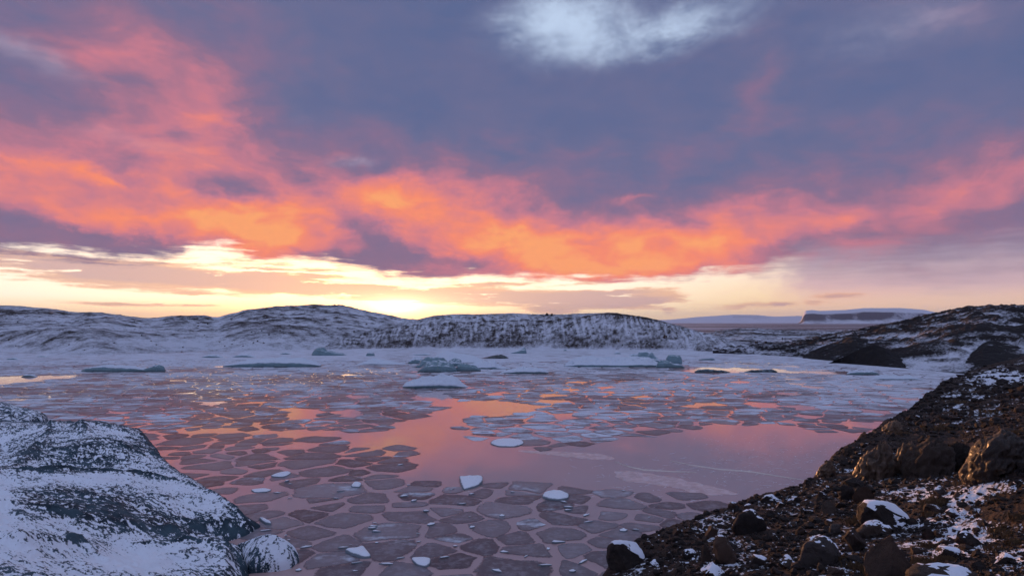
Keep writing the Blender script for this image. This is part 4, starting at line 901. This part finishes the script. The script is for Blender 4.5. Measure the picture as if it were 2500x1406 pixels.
def bank_hit(u, v):
    ds = np.geomspace(9, 118, 420); x = (u - 1250) / F * ds; zr = H - (v - HZ) / F * ds
    z, e = bank_height(x, ds, False); k = np.where((z >= zr) & (e > -.4))[0]
    if len(k) == 0: return None
    d = ds[k[0]]; return (x[k[0]], d, float(z[k[0]]))
def mat_bank():
    m, n, b = newmat('bank_gravel'); g = n.node('ShaderNodeNewGeometry'); pos = g.outputs['Position']; nz = n.sep(g.outputs['Normal'])[2]
    sn = n.attr('snow'); a = n.noise(pos, 1.0, 3.0, .6); c = n.noise(pos, 5.0, 4.0, .7); e = n.noise(pos, 16.0, 3.0, .65)
    s = n.m('ADD', n.m('ADD', sn, n.m('MULTIPLY', n.m('SUBTRACT', a, .5), 1.3)), n.m('ADD', n.m('MULTIPLY', n.m('SUBTRACT', c, .5), 1.5), n.m('MULTIPLY', n.m('SUBTRACT', e, .5), .5)))
    s = n.m('ADD', s, n.m('MULTIPLY', n.m('SUBTRACT', nz, .9), .8))
    f = n.mr(s, -.03, .10)
    rock = n.mix(n.mr(c, .3, .7), (0.014, 0.009, 0.0085, 1), (0.054, 0.030, 0.021, 1)); rock = n.mix(n.mr(a, .55, .8), rock, (0.052, 0.026, 0.014, 1))
    n.put(b.inputs['Base Color'], n.mix(f, rock, SNOW)); b.inputs['Roughness'].default_value = .85; b.inputs['Specular IOR Level'].default_value = .25
    bump(n, b, n.m('ADD', c, n.m('MULTIPLY', e, .5)), .8, .12); return m
def build_bank():
    nu, nd = 720, 640
    us = np.linspace(1180, 2960, nu); ds = np.geomspace(8.5, 112, nd)
    U, Dg = np.meshgrid(us, ds); X = (U - 1250) / F * Dg
    Z, e = bank_height(X, Dg)
    Vp = HZ + F * (H - Z) / Dg
    sn = np.full(U.shape, -.24) + .22 * fbm(X * .12, Dg * .12, 3, .5, 95)
    def reg(u, v, ru, rv, a): return a * np.exp(-(((U - u) / ru) ** 2 + ((Vp - v) / rv) ** 2))
    for r in [(1760, 1280, 60, 30, .42), (1900, 1225, 60, 14, .3), (2420, 1185, 55, 22, .62), (2360, 1215, 60, 30, .5), (2250, 1205, 60, 14, .4), (2400, 1270, 90, 30, .45), (2300, 1300, 90, 25, .3), (2380, 1330, 100, 18, .3), (2480, 1370, 70, 30, .35),
              (2150, 1165, 60, 8, .25), (2450, 920, 90, 14, .75), (2390, 962, 60, 12, .45), (2340, 995, 30, 8, .4), (2390, 1005, 40, 14, .3), (1720, 1370, 160, 30, .12), (2290, 1165, 60, 10, .3), (2050, 1320, 80, 60, .06),
              (1600, 1330, 70, 30, -.35), (2460, 1240, 70, 40, -.8), (2250, 1090, 160, 40, -.25), (2480, 1090, 60, 50, -.6), (2180, 1060, 100, 20, -.2)]: sn += reg(*r)
    sn += hollows(Z, 5, .14) + hollows(Z, 16, .10)
    keep = (e > -5.0) & (Z > -1.2)
    fc = gridfaces(nu, nd); k = keep.ravel(); fc = fc[k[fc].all(1)]; used = np.unique(fc); mp = np.zeros(nu * nd, int); mp[used] = np.arange(len(used))
    V = np.stack([X, Dg, Z], -1).reshape(-1, 3)[used]
    tag(link('rocky_bank', mesh('rocky_bank', V, mp[fc], attrs={'snow': sn.ravel()[used]}), mat_bank()), 'dark gravel bank with thin snow patches sloping down to the lagoon', kind='structure')
build_bank()

# ------------------------------------------------------------------ rocks
def mat_rock(name, c1, c2, snow=0.0, rough=.8, coat=0.0):
    m, n, b = newmat(name); g = n.node('ShaderNodeNewGeometry'); pos = g.outputs['Position']; nz = n.sep(g.outputs['Normal'])[2]
    oi = n.node('ShaderNodeObjectInfo'); rnd = oi.outputs['Random']
    a = n.noise(pos, 2.0, 4.0, .65); c = n.noise(pos, 15.0, 5.0, .72)
    rock = n.mix(n.mr(n.m('ADD', a, n.m('MULTIPLY', n.m('SUBTRACT', rnd, .5), .6)), .25, .75), c1, c2)
    rock = n.mix(n.m('MULTIPLY', n.mr(c, .5, .8), .4), rock, tuple(min(1, q * 1.8) for q in c2[:3]) + (1,))
    sd_ = n.m('ADD', n.m('ADD', nz, n.m('MULTIPLY', n.m('SUBTRACT', a, .5), 1.5)), n.m('ADD', n.m('MULTIPLY', n.m('SUBTRACT', c, .5), .5), n.m('MULTIPLY', n.m('SUBTRACT', rnd, .5), .5)))
    f = n.mr(n.m('ADD', sd_, snow), 1.02, 1.10)
    n.put(b.inputs['Base Color'], n.mix(f, rock, SNOW)); n.put(b.inputs['Roughness'], n.m('MULTIPLY_ADD', c, .2, rough - .1)); b.inputs['Specular IOR Level'].default_value = .3
    if coat: b.inputs['Coat Weight'].default_value = coat; b.inputs['Coat Roughness'].default_value = .25
    bump(n, b, n.m('ADD', a, n.m('MULTIPLY', c, .6)), .85, .10); return m
M_rock = mat_rock('dark_boulder', (0.015, 0.010, 0.0095, 1), (0.062, 0.035, 0.025, 1), -.02)
M_rock_snow = mat_rock('snow_capped_boulder', (0.013, 0.009, 0.009, 1), (0.038, 0.025, 0.021, 1), .18)
M_rock_tan = mat_rock('tan_boulder', (0.026, 0.018, 0.015, 1), (0.058, 0.038, 0.030, 1), -.08)
M_rock_grey = mat_rock('grey_boulder', (0.036, 0.028, 0.027, 1), (0.060, 0.046, 0.042, 1), -.2, .7)
M_ice_rock = mat_rock('icy_outcrop', (0.024, 0.014, 0.011, 1), (0.11, 0.064, 0.040, 1), -.9, .6, .15)
M_till_shade = mat_rock('shaded_till_outcrop', (0.014, 0.009, 0.008, 1), (0.040, 0.026, 0.020, 1), -.9, .85)  # outcrops out of the sun: their shade is put into a darker base colour
def ico(sub):
    import bmesh
    bm = bmesh.new(); bmesh.ops.create_icosphere(bm, subdivisions=sub, radius=1.0)
    V = np.array([v.co for v in bm.verts]); fc = np.array([[v.index for v in f.verts] for f in bm.faces]); bm.free(); return V, fc
ICO = {s: ico(s) for s in (1, 2, 3, 4, 5)}
def n3(V, s, seed):
    return np.array([mnoise.fractal(Vector(v * s) + Vector((seed * 7.3, seed * 3.1, seed * 5.7)), 0.9, 2.1, 4) for v in V])
def rock_mesh(name, seed, planes=14, cut=(.55, .92), sub=3, rough=.10, round_=0.0, mat=None):
    rs = np.random.RandomState(seed); V, fc = ICO[sub]; V = V.copy()
    for _ in range(planes):
        d = rs.normal(size=3); d /= np.linalg.norm(d); c = rs.uniform(*cut); p = V @ d; k = p > c
        V[k] -= np.outer(p[k] - c, d) * (1 - round_)
    V = V * (1 + rough * n3(V, 1.6, seed) + rough * .35 * n3(V, 6.0, seed + 9))[:, None]
    me = mesh(name, V, fc, smooth=round_ > 0)
    if mat: me.materials.append(mat)
    return me
ROCKS = [rock_mesh('boulder', 100 + i, planes=13 + i % 6, cut=(.42, .88), sub=4, rough=.09) for i in range(10)]
ROUND = [rock_mesh('boulder', 140 + i, planes=8, cut=(.62, .95), sub=4, rough=.14, round_=.25) for i in range(3)]
def with_mat(me, mat):
    c = me.copy(); c.materials.clear(); c.materials.append(mat); return c
PYR = rock_mesh('boulder', 301, planes=0, sub=4, rough=.0)
def pyramid_mesh():
    V, fc = ICO[4]; V = V.copy()
    for d, c in (((.75, -.1, .62), .52), ((-.72, -.25, .60), .50), ((.05, -.75, .60), .62), ((0, .8, .55), .6), ((0, 0, -1), .5)):
        d = np.array(d); d = d / np.linalg.norm(d); p = V @ d; k = p > c; V[k] -= np.outer(p[k] - c, d)
    V *= (1 + .05 * n3(V, 2.4, 3))[:, None]; return mesh('boulder', V, fc, smooth=False)
PYRM = pyramid_mesh()
heroes = [  # u, v of the foot, width px, height px, mesh, material, label
    (1535, 1392, 110, 86, ROCKS[6], M_rock_snow, 'big dark boulder with a snow-dusted crown at the bank\'s left edge'),
    (1838, 1306, 88, 66, ROUND[1], M_rock, 'round dark boulder sitting on the snow patch in the middle of the bank'),
    (1738, 1316, 44, 36, ROCKS[0], M_rock, 'angular brown boulder left of the round dark boulder'),
    (1778, 1378, 84, 84, ROCKS[1], M_rock, 'tall black block-shaped boulder below the round dark boulder'),
    (1726, 1372, 36, 46, ROCKS[2], M_rock, 'upright dark stone leaning left of the tall black block'),
    (1745, 1412, 90, 46, ROCKS[3], M_rock_snow, 'dark boulder with a white snow slab on top at the bottom edge'),
    (1686, 1366, 40, 30, ROUND[2], M_rock_snow, 'small round stone with a cap of snow left of the upright stone'),
    (1600, 1386, 40, 20, ROCKS[4], M_rock_snow, 'flat snow-topped stone near the bank\'s lower left'),
    (1860, 1382, 56, 40, ROCKS[5], M_rock_snow, 'dark stone with a snowy right side beside the tall black block'),
    (2014, 1384, 106, 84, ROUND[0], M_rock_grey, 'large smooth grey boulder with one small snow spot'),
    (2200, 1420, 135, 140, PYRM, M_rock, 'dark pyramid-shaped boulder in the foreground'),
    (2186, 1294, 144, 84, ROCKS[6], M_rock_snow, 'largest dark boulder with snow on its right shoulder'),
    (2150, 1310, 100, 40, ROUND[1], M_rock_tan, 'low tan boulder in front of the largest dark boulder'),
    (2100, 1350, 62, 66, ROCKS[7], M_rock, 'rough dark boulder between the smooth grey boulder and the pyramid'),
    (2122, 1232, 62, 54, ROCKS[8], M_rock, 'blocky reddish boulder behind the largest dark boulder'),
    (2074, 1222, 50, 56, ROCKS[9], M_rock, 'dark rounded boulder just left of the blocky reddish boulder'),
    (2030, 1256, 52, 40, ROCKS[2], M_rock_tan, 'leaning brown boulder in the middle of the bank'),
    (2258, 1166, 64, 36, ROCKS[3], M_rock_tan, 'flat-topped slab at the foot of the ice-glazed outcrops'),
    (2306, 1212, 60, 36, ROCKS[4], M_rock_grey, 'broad grey boulder at the edge of the snowy path'),
    (2378, 1336, 96, 50, ROCKS[1], M_rock, 'brown ridge-shaped boulder in the snow on the right'),
    (2332, 1366, 78, 46, ROCKS[5], M_rock_snow, 'snow-streaked dark boulder below the brown ridge-shaped one'),
    (2340, 1440, 190, 62, ROUND[2], M_rock_tan, 'wide reddish boulder rising from the bottom edge'),
    (2290, 1256, 50, 30, ROCKS[6], M_rock, 'dark boulder by the dry grass tuft on the right'),
    (2338, 1266, 44, 26, ROCKS[7], M_rock_snow, 'half snowy dark boulder at the foot of the bare mound'),
    (2276, 1320, 36, 34, ROCKS[8], M_rock, 'small angular stone in snow right of the largest dark boulder'),
    (2250, 1352, 60, 26, ROCKS[9], M_rock, 'flat dark stone behind the pyramid-shaped boulder'),
    (2462, 1380, 60, 34, ROCKS[0], M_rock_snow, 'dark wedge of rock with snow at the right edge'),
    (1935, 1392, 90, 40, ROCKS[4], M_rock_tan, 'low flat brown boulder left of the smooth grey boulder'),
    (2045, 1410, 60, 34, ROCKS[9], M_rock, 'dark stone at the bottom edge below the smooth grey boulder'),
    (1885, 1232, 46, 24, ROUND[1], M_rock_snow, 'snow-capped stone on the crest of the bank'),
    (1830, 1248, 30, 22, ROUND[0], M_rock, 'small round stone on the crest of the bank'),
    (2400, 1395, 50, 30, ROCKS[2], M_rock, 'dark stone beside the wide reddish boulder'),
    (1990, 1326, 50, 22, ROCKS[3], M_rock_tan, 'flat pale stone above the smooth grey boulder'),
    (2044, 1306, 34, 30, ROUND[2], M_rock_grey, 'grey egg-shaped stone behind the smooth grey boulder'),
]
placed = []
rsr = np.random.RandomState(77)
M_cap, _n, _b = newmat('packed_snow'); _g = _n.node('ShaderNodeNewGeometry'); _b.inputs['Base Color'].default_value = SNOW; _b.inputs['Roughness'].default_value = .8
bump(_n, _b, _n.noise(_g.outputs['Position'], 9.0, 3.0, .6), .35, .04)
def snow_cap(o, seed, thr=.58):
    """a real layer of snow lying on the upper faces of a boulder, thinning to nothing at its edge"""
    me = o.data; n = len(me.vertices); V = np.empty(n * 3); me.vertices.foreach_get('co', V); V = V.reshape(-1, 3)
    L = np.empty(len(me.loops), int); me.loops.foreach_get('vertex_index', L); T = L.reshape(-1, 3)
    sc_ = np.array(o.scale); Wv = V * sc_; nr = np.cross(Wv[T[:, 1]] - Wv[T[:, 0]], Wv[T[:, 2]] - Wv[T[:, 0]]); nr /= np.linalg.norm(nr, axis=1)[:, None] + 1e-12
    c = V[T].mean(1); nz = fbm(c[:, 0] * 2.2 + seed, c[:, 1] * 2.2, 3, .55, seed % 30)
    lee = .22 * c[:, 0]                                     # blown on to the right-hand shoulders
    keep = nr[:, 2] + .55 * nz + lee > thr + .12
    if keep.sum() < 12: return
    Tk = T[keep]; inside = np.zeros(n, bool); inside[Tk.ravel()] = True
    edge = np.zeros(n, bool); edge[T[~keep].ravel()] = True; ring = np.where(inside & ~edge, 9, 0)
    for r in range(1, 5):
        near = np.zeros(n, bool); m_ = (ring[T] == r - 1).any(1) & keep; near[T[m_].ravel()] = True; ring[near & (ring > r)] = r
    ring = np.minimum(ring, 4)
    used = np.unique(Tk); mp = np.zeros(n, int); mp[used] = np.arange(len(used))
    th_ = min(.10, .10 * float(sc_.max())); lift = th_ * np.sqrt(ring / 4.0) + .004
    P = Wv.copy(); P[:, 2] += lift; P = (P / sc_)[used]
    cap = mesh('snow_cap', P, mp[Tk]); link('snow_cap', cap, M_cap, parent=o)
MATME = {}
def put_rock(me, mat, hit, w, h, yaw, label, cat, group=None, name='boulder', dep=None):
    key = (me.name, mat.name)
    if key not in MATME: MATME[key] = with_mat(me, mat)
    o = link(name, MATME[key]); x, y, z = hit
    o.scale = (w / 2, (dep or w * .8) / 2, h / 2 * 1.3); o.rotation_euler = (0, 0, yaw); o.location = (x, y, z + h * .5 - h * .2)
    tag(o, label, cat, group); return o
for (u, v, w, h, me, mat, lab) in heroes:
    hit = bank_hit(u, min(v, 1560))
    if hit is None: continue
    k = hit[1] / F; put_rock(me, mat, (hit[0], hit[1] + .3 * w * k, float(bank_height(hit[0], hit[1] + .3 * w * k, False)[0])), w * k * .92, h * k * .9, rsr.uniform(-.25, .25), lab, 'boulder')
    if mat in (M_rock_snow, M_rock_tan) or 'snow' in lab: snow_cap(COL.objects[-1], int(u), .50 if mat is M_rock_snow else .80)
    placed.append((u, v - h / 2, w / 2))
# outcrops glazed with frozen seep water
def outcrop_mesh(seed, fold):
    V, fc = ICO[5]; V = V.copy(); th = np.arctan2(V[:, 1], V[:, 0])
    warp = n3(V, 1.3, seed)
    g = -1.3 * (1 - np.abs(np.sin(th * 4.5 + 2.2 * warp + V[:, 2] * 1.3)) ** 0.6); kn = n3(V, 4.5, seed + 2)
    r = 1 + .22 * warp + fold * (.26 * g + .18 * kn * (V[:, 2] < .4)) + .10 * (1 - 2 * np.abs(n3(V, 3.0, seed + 6))) + .05 * n3(V, 9, seed + 4)
    V = V * r[:, None]; V[:, 0] += .45 * np.clip(V[:, 2], -1, 1)          # lean back against the slope
    for a in range(3): V[:, a] -= (V[:, a].max() + V[:, a].min()) / 2; V[:, a] /= np.abs(V[:, a]).max()
    return mesh('outcrop', V, fc)
OC = [outcrop_mesh(s, f) for s, f in ((1, 1.0), (2, .9), (3, .35), (4, .3))]
for (u, v, w, h, k_, mat, lab) in [
    (2158, 1172, 100, 122, 0, M_ice_rock, 'largest ice-glazed outcrop glowing orange on its left side'),
    (2222, 1160, 70, 108, 1, M_ice_rock, 'knobbly ice-glazed outcrop right of the largest one'),
    (2292, 1165, 120, 118, 2, M_till_shade, 'smooth dull brown outcrop right of the knobbly one'),
    (2352, 1150, 70, 90, 3, M_till_shade, 'narrow ribbed outcrop below the grassy slope'),
    (2470, 1150, 130, 120, 2, M_ice_rock, 'tan sunlit outcrop at the right edge above the bare mound'),
    (2408, 1166, 76, 76, 3, M_ice_rock, 'small tan outcrop at the left foot of the sunlit one'),
    (2024, 1166, 44, 54, 0, M_ice_rock, 'small glinting ribbed outcrop on the bank\'s crest'),
    (2075, 1112, 34, 26, 1, M_till_shade, 'little reddish knob on the crest of the bank'),
    (2190, 1056, 50, 36, 1, M_ice_rock, 'thin glazed ledge high on the bank above the largest outcrop')]:
    hit = bank_hit(u, v)
    if hit is None: continue
    k = hit[1] / F; y2 = hit[1] + .35 * w * k
    put_rock(OC[k_], mat, (hit[0], y2, hit[2] - .20 * h * k), w * k, h * k * 1.0, rsr.uniform(-.3, .3) + (0 if k_ else .2), lab, 'rock outcrop', name='outcrop', dep=w * k * .95)
    placed.append((u, v - h / 2, w / 2))
# scattered stones, one by one
cnt = 0; tries = 0; STONES = []
SHORT = ["bank's big left boulder", 'round dark boulder', 'angular brown boulder', 'tall black block', '', 'snow-slabbed bottom boulder', '', 'flat snow-topped stone', '', 'large smooth grey boulder', 'dark pyramid boulder', 'largest dark boulder', 'low tan boulder', '', 'blocky reddish boulder', '', 'leaning brown boulder', 'flat-topped slab', 'broad grey boulder', 'brown ridge-shaped boulder', '', 'wide reddish boulder', '', '', '', '', 'wedge of rock', 'low flat brown boulder', '', 'snow-capped crest stone', '', '', '', '']
MR = [M_rock, M_rock, M_rock, M_rock_snow, M_rock_tan]
while cnt < 255 and tries < 4000:
    tries += 1
    u = rsr.uniform(1490, 2500); v = 920 + 486 * rsr.beta(3.0, 1.1)
    hit = bank_hit(u, v)
    if hit is None: continue
    if float(sdf(np.array([hit[0]]), np.array([hit[1]]), BANK_POLY)[0]) < .25: continue
    if 2390 < u and 1140 < v < 1290: continue
    w = 9 + 26 * rsr.beta(1.2, 3.2)
    if any(abs(u - a) < r * .8 and abs(v - b) < r * .8 for a, b, r in placed): continue
    k = hit[1] / F; me = ROCKS[rsr.randint(10)] if rsr.rand() < .9 else ROUND[rsr.randint(3)]
    mat = MR[rsr.randint(5)]
    STONES.append(dict(u=u, v=v, w=w, mat=mat.name, me=me, m=mat, hit=hit, k=k))
    placed.append((u, v, w * .5)); cnt += 1
place_words(STONES, [(h_[0], h_[1] - h_[3] / 2, h_[7]) for h_ in [(*q, SHORT[i]) for i, q in enumerate(heroes)] if h_[7]], lambda c: {'dark_boulder': 'dark', 'snow_capped_boulder': 'snow-dusted', 'tan_boulder': 'brown'}[c['mat']], 'stone')
for c in STONES:
    put_rock(c['me'], c['m'], c['hit'], c['w'] * c['k'], c['w'] * c['k'] * rsr.uniform(.5, .85), rsr.uniform(0, 6.28), c['label'], 'stone', 'small stones on the bank', name='stone')
# gravel too small to count
def build_gravel():
    rs = np.random.RandomState(5); N = 40000
    u = rs.uniform(1470, 2560, N); d = 12 * (110 / 12) ** rs.rand(N) ** 1.5
    x = (u - 1250) / F * d; z, e = bank_height(x, d); vv = HZ + F * (H - z) / d
    dn = fbm(x * .4, d * .4, 3, .5, 97)
    ok = (e > .05) & (vv < 1440) & (vv > 890) & (rs.rand(N) < .55 + .9 * dn) & ~((u > 2370) & (vv > 1140) & (vv < 1280) & (rs.rand(N) < .45))
    x, d, z = x[ok], d[ok], z[ok]; n = len(x)
    B, fc = ICO[1]; s = (rs.gamma(1.4, 1.7, n) * 1.15 + .9) * np.clip(d, 12, 70) / F * 1.05
    jit = 1 + .35 * rs.uniform(-1, 1, (n, len(B), 1)); sq = np.stack([np.ones(n), rs.uniform(.7, 1.1, n), rs.uniform(.5, .85, n)], -1)
    a = rs.rand(n) * 6.28; ca, sa = np.cos(a), np.sin(a)
    V = B[None] * jit * (s[:, None] * sq)[:, None, :]
    Vx = V[..., 0] * ca[:, None] - V[..., 1] * sa[:, None]; Vy = V[..., 0] * sa[:, None] + V[..., 1] * ca[:, None]
    V = np.stack([Vx + x[:, None], Vy + d[:, None], V[..., 2] + (z + s * .25)[:, None]], -1).reshape(-1, 3)
    fcs = (fc[None] + (np.arange(n) * len(B))[:, None, None]).reshape(-1, 3)
    tag(link('gravel', mesh('gravel', V, fcs, smooth=False), M_rock), 'countless small dark stones strewn over the bank', 'gravel', kind='stuff')
build_gravel()
# dry grass tufts
def build_grass():
    m, n, b = newmat('dry_grass'); g = n.node('ShaderNodeNewGeometry'); c = n.noise(g.outputs['Position'], 3.0, 2.0, .5)
    n.put(b.inputs['Base Color'], n.mix(c, (0.05, 0.028, 0.014, 1), (0.17, 0.10, 0.045, 1))); b.inputs['Roughness'].default_value = .8
    rs = np.random.RandomState(9); V, fc = [], []
    spots = [(2290, 1236, 34, 22), (2280, 1242, 26, 20), (2110, 1276, 40, 16), (2095, 1282, 30, 14), (2215, 1130, 20, 10), (2310, 1045, 30, 10), (2290, 1052, 30, 9), (2440, 1300, 40, 16), (2490, 1270, 30, 16), (2250, 1380, 30, 20), (2130, 1400, 40, 18), (2480, 1330, 30, 14),
             (2270, 1340, 24, 14), (2400, 960, 40, 8), (2350, 985, 34, 8), (2470, 1310, 30, 14), (2090, 1390, 30, 14), (2310, 1370, 30, 14), (2440, 1345, 40, 14), (2060, 1370, 20, 12), (2360, 1180, 40, 8), (2490, 1060, 20, 10), (2330, 1050, 40, 8), (2150, 1240, 24, 14), (2270, 1262, 20, 14), (2200, 1060, 30, 7), (2430, 1010, 50, 8)]
    for (u, v, w, h) in spots:
        hit = bank_hit(u, v)
        if hit is None: continue
        k = hit[1] / F
        for _ in range(170):
            x = hit[0] + rs.normal() * w * k * .45; y = hit[1] + rs.normal() * w * k * .35; z = float(hit[2]) + .12 * (y - hit[1]) * -.3
            L = h * k * rs.uniform(.5, 1.2); a = rs.normal() * .9 + .4; bx, by = math.sin(a) * L * .7, rs.normal() * L * .3; wd = .55 * k
            i = len(V); V += [(x - wd, y, z - .05), (x + wd, y, z - .05), (x + bx * .4 + wd * .7, y + by * .4, z + L * .6), (x + bx, y + by, z + L * .85)]
            fc.append([i, i + 1, i + 2, i + 3])
    tag(link('dry_grass', mesh('dry_grass', V, fc, smooth=False), m), 'tufts of dry brown grass between the stones of the bank', 'grass', kind='stuff')
build_grass()

# ------------------------------------------------------------------ boulders out on the hills, and the far walkers
def hill_z(key, u, v):
    X, Y, Z = HILLS[key]; pu = 1250 + F * X / Y; pv = HZ + F * (H - Z) / Y
    n = X.shape[0] * 3 // 4
    i = np.argmin((pu[:n] - u) ** 2 + (pv[:n] - v) ** 2); return X.ravel()[i], Y.ravel()[i], Z.ravel()[i]
def hill_rock(key, u, v, w, h, lab, grp=None):
    hit = hill_z(key, u, v); k = hit[1] / F
    put_rock(ROCKS[rsr.randint(10)], M_rock, hit, w * k, h * k, rsr.uniform(0, 6), lab, 'boulder', grp)
hill_rock('b', 1622, 826, 14, 11, 'lone dark boulder on the right flank of the moraine ridge')
hill_rock('b', 1336, 770, 12, 8, 'left of two black boulders on the moraine ridge\'s skyline'); hill_rock('b', 1348, 770, 9, 7, 'right of two black boulders on the moraine ridge\'s skyline')
hill_rock('b', 1182, 784, 14, 6, 'dark boulder on the snowy top of the moraine ridge'); hill_rock('b', 1592, 848, 10, 5, 'flat dark boulder on the shore below the moraine ridge')
hill_rock('c', 1846, 838, 11, 7, 'dark boulder on the low hummocky ground, left of its pair'); hill_rock('c', 1869, 838, 8, 6, 'dark boulder on the low hummocky ground, right of its pair'); hill_rock('c', 1817, 848, 11, 6, 'slanting dark boulder near the water on the hummocky ground')
for key, (u0, u1), (v0, v1), what, grp in (('b', (860, 1650), (785, 850), 'slope of the moraine ridge', 'boulders dotting the moraine ridge'), ('a', (20, 960), (770, 860), 'snowy left hills', 'boulders dotting the left hills')):
    us_ = np.sort(rsr.uniform(u0, u1, 55))
    for k, u in enumerate(us_): hill_rock(key, u, rsr.uniform(v0, v1), rsr.uniform(3, 7), rsr.uniform(2, 4), '%s small dark boulder from the left on the %s' % (nth(k + 1), what), grp)
def person_mesh():
    me = bpy.data.meshes.new('person'); J = [(0, 0, .95), (0, 0, 1.2), (0, 0, 1.45), (0, 0, 1.56), (0, 0, 1.70), (.2, 0, 1.42), (.27, .02, 1.12), (.25, .08, .86), (-.2, 0, 1.42), (-.27, .02, 1.12), (-.25, .08, .86), (.1, 0, .88), (.12, .03, .48), (.12, 0, .06), (.12, .14, .03), (-.1, 0, .88), (-.12, .03, .48), (-.12, 0, .06), (-.12, .14, .03)]
    E = [(0, 1), (1, 2), (2, 3), (3, 4), (2, 5), (5, 6), (6, 7), (2, 8), (8, 9), (9, 10), (0, 11), (11, 12), (12, 13), (13, 14), (0, 15), (15, 16), (16, 17), (17, 18)]
    rad = [.16, .17, .17, .06, .11, .08, .06, .04, .08, .06, .04, .10, .075, .05, .045, .10, .075, .05, .045]
    me.from_pydata(J, E, []); o = bpy.data.objects.new('tmp', me); COL.objects.link(o)
    o.modifiers.new('s', 'SKIN'); sv = me.skin_vertices[0].data if me.skin_vertices else None
    if sv is None:
        bpy.context.view_layer.objects.active = o; me.skin_vertices.new() if hasattr(me.skin_vertices, 'new') else None
        sv = me.skin_vertices[0].data if me.skin_vertices else None
    if sv is not None:
        for i, r in enumerate(rad): sv[i].radius = (r, r * .8)
        sv[0].use_root = True
    s2 = o.modifiers.new('d', 'SUBSURF'); s2.levels = 1
    dg = bpy.context.evaluated_depsgraph_get(); dg.update(); r = bpy.data.meshes.new_from_object(o.evaluated_get(dg)); bpy.data.objects.remove(o); r.name = 'person'; return r
PM = person_mesh(); mp_, np_, bp_ = newmat('dark_clothes'); bp_.inputs['Base Color'].default_value = (.012, .012, .016, 1); bp_.inputs['Roughness'].default_value = .9; PM.materials.append(mp_)
for u, v, lab in [(1738.5, 831.5, 'lone distant person in dark clothes standing right of the moraine ridge'), (1910, 832.5, 'leftmost of three distant people in dark clothes on the hummocky ground'), (1914.5, 833, 'middle of three distant people in dark clothes on the hummocky ground'), (1918.5, 833, 'rightmost of three distant people in dark clothes on the hummocky ground')]:
    x, y, z = hill_z('c', u, v); o = link('person', PM, loc=((u - 1250) / F * y, y, z)); o.rotation_euler = (0, 0, rsr.uniform(0, 6)); tag(o, lab, 'person')

# ------------------------------------------------------------------ haze over the plain
def build_haze():
    m = bpy.data.materials.new('haze'); m.use_nodes = True; n = NT(m.node_tree)
    v = n.node('ShaderNodeVolumePrincipled'); v.inputs['Color'].default_value = (.50, .66, 1.0, 1); v.inputs['Density'].default_value = 2.2e-5; v.inputs['Anisotropy'].default_value = 0.0
    o = n.node('ShaderNodeOutputMaterial'); n.l.new(v.outputs[0], o.inputs['Volume'])
    a, z0, z1 = 38500.0, -3.6, 620.0
    V = [(-a, -a, z0), (a, -a, z0), (a, a, z0), (-a, a, z0), (-a, -a, z1), (a, -a, z1), (a, a, z1), (-a, a, z1)]
    fc = np.array([[3, 2, 1, 0], [4, 5, 6, 7], [0, 1, 5, 4], [1, 2, 6, 5], [2, 3, 7, 6], [3, 0, 4, 7]])
    tag(link('haze', mesh('haze', V, fc, smooth=False), m), 'thin bluish haze softening the far mountains', kind='stuff')
build_haze()
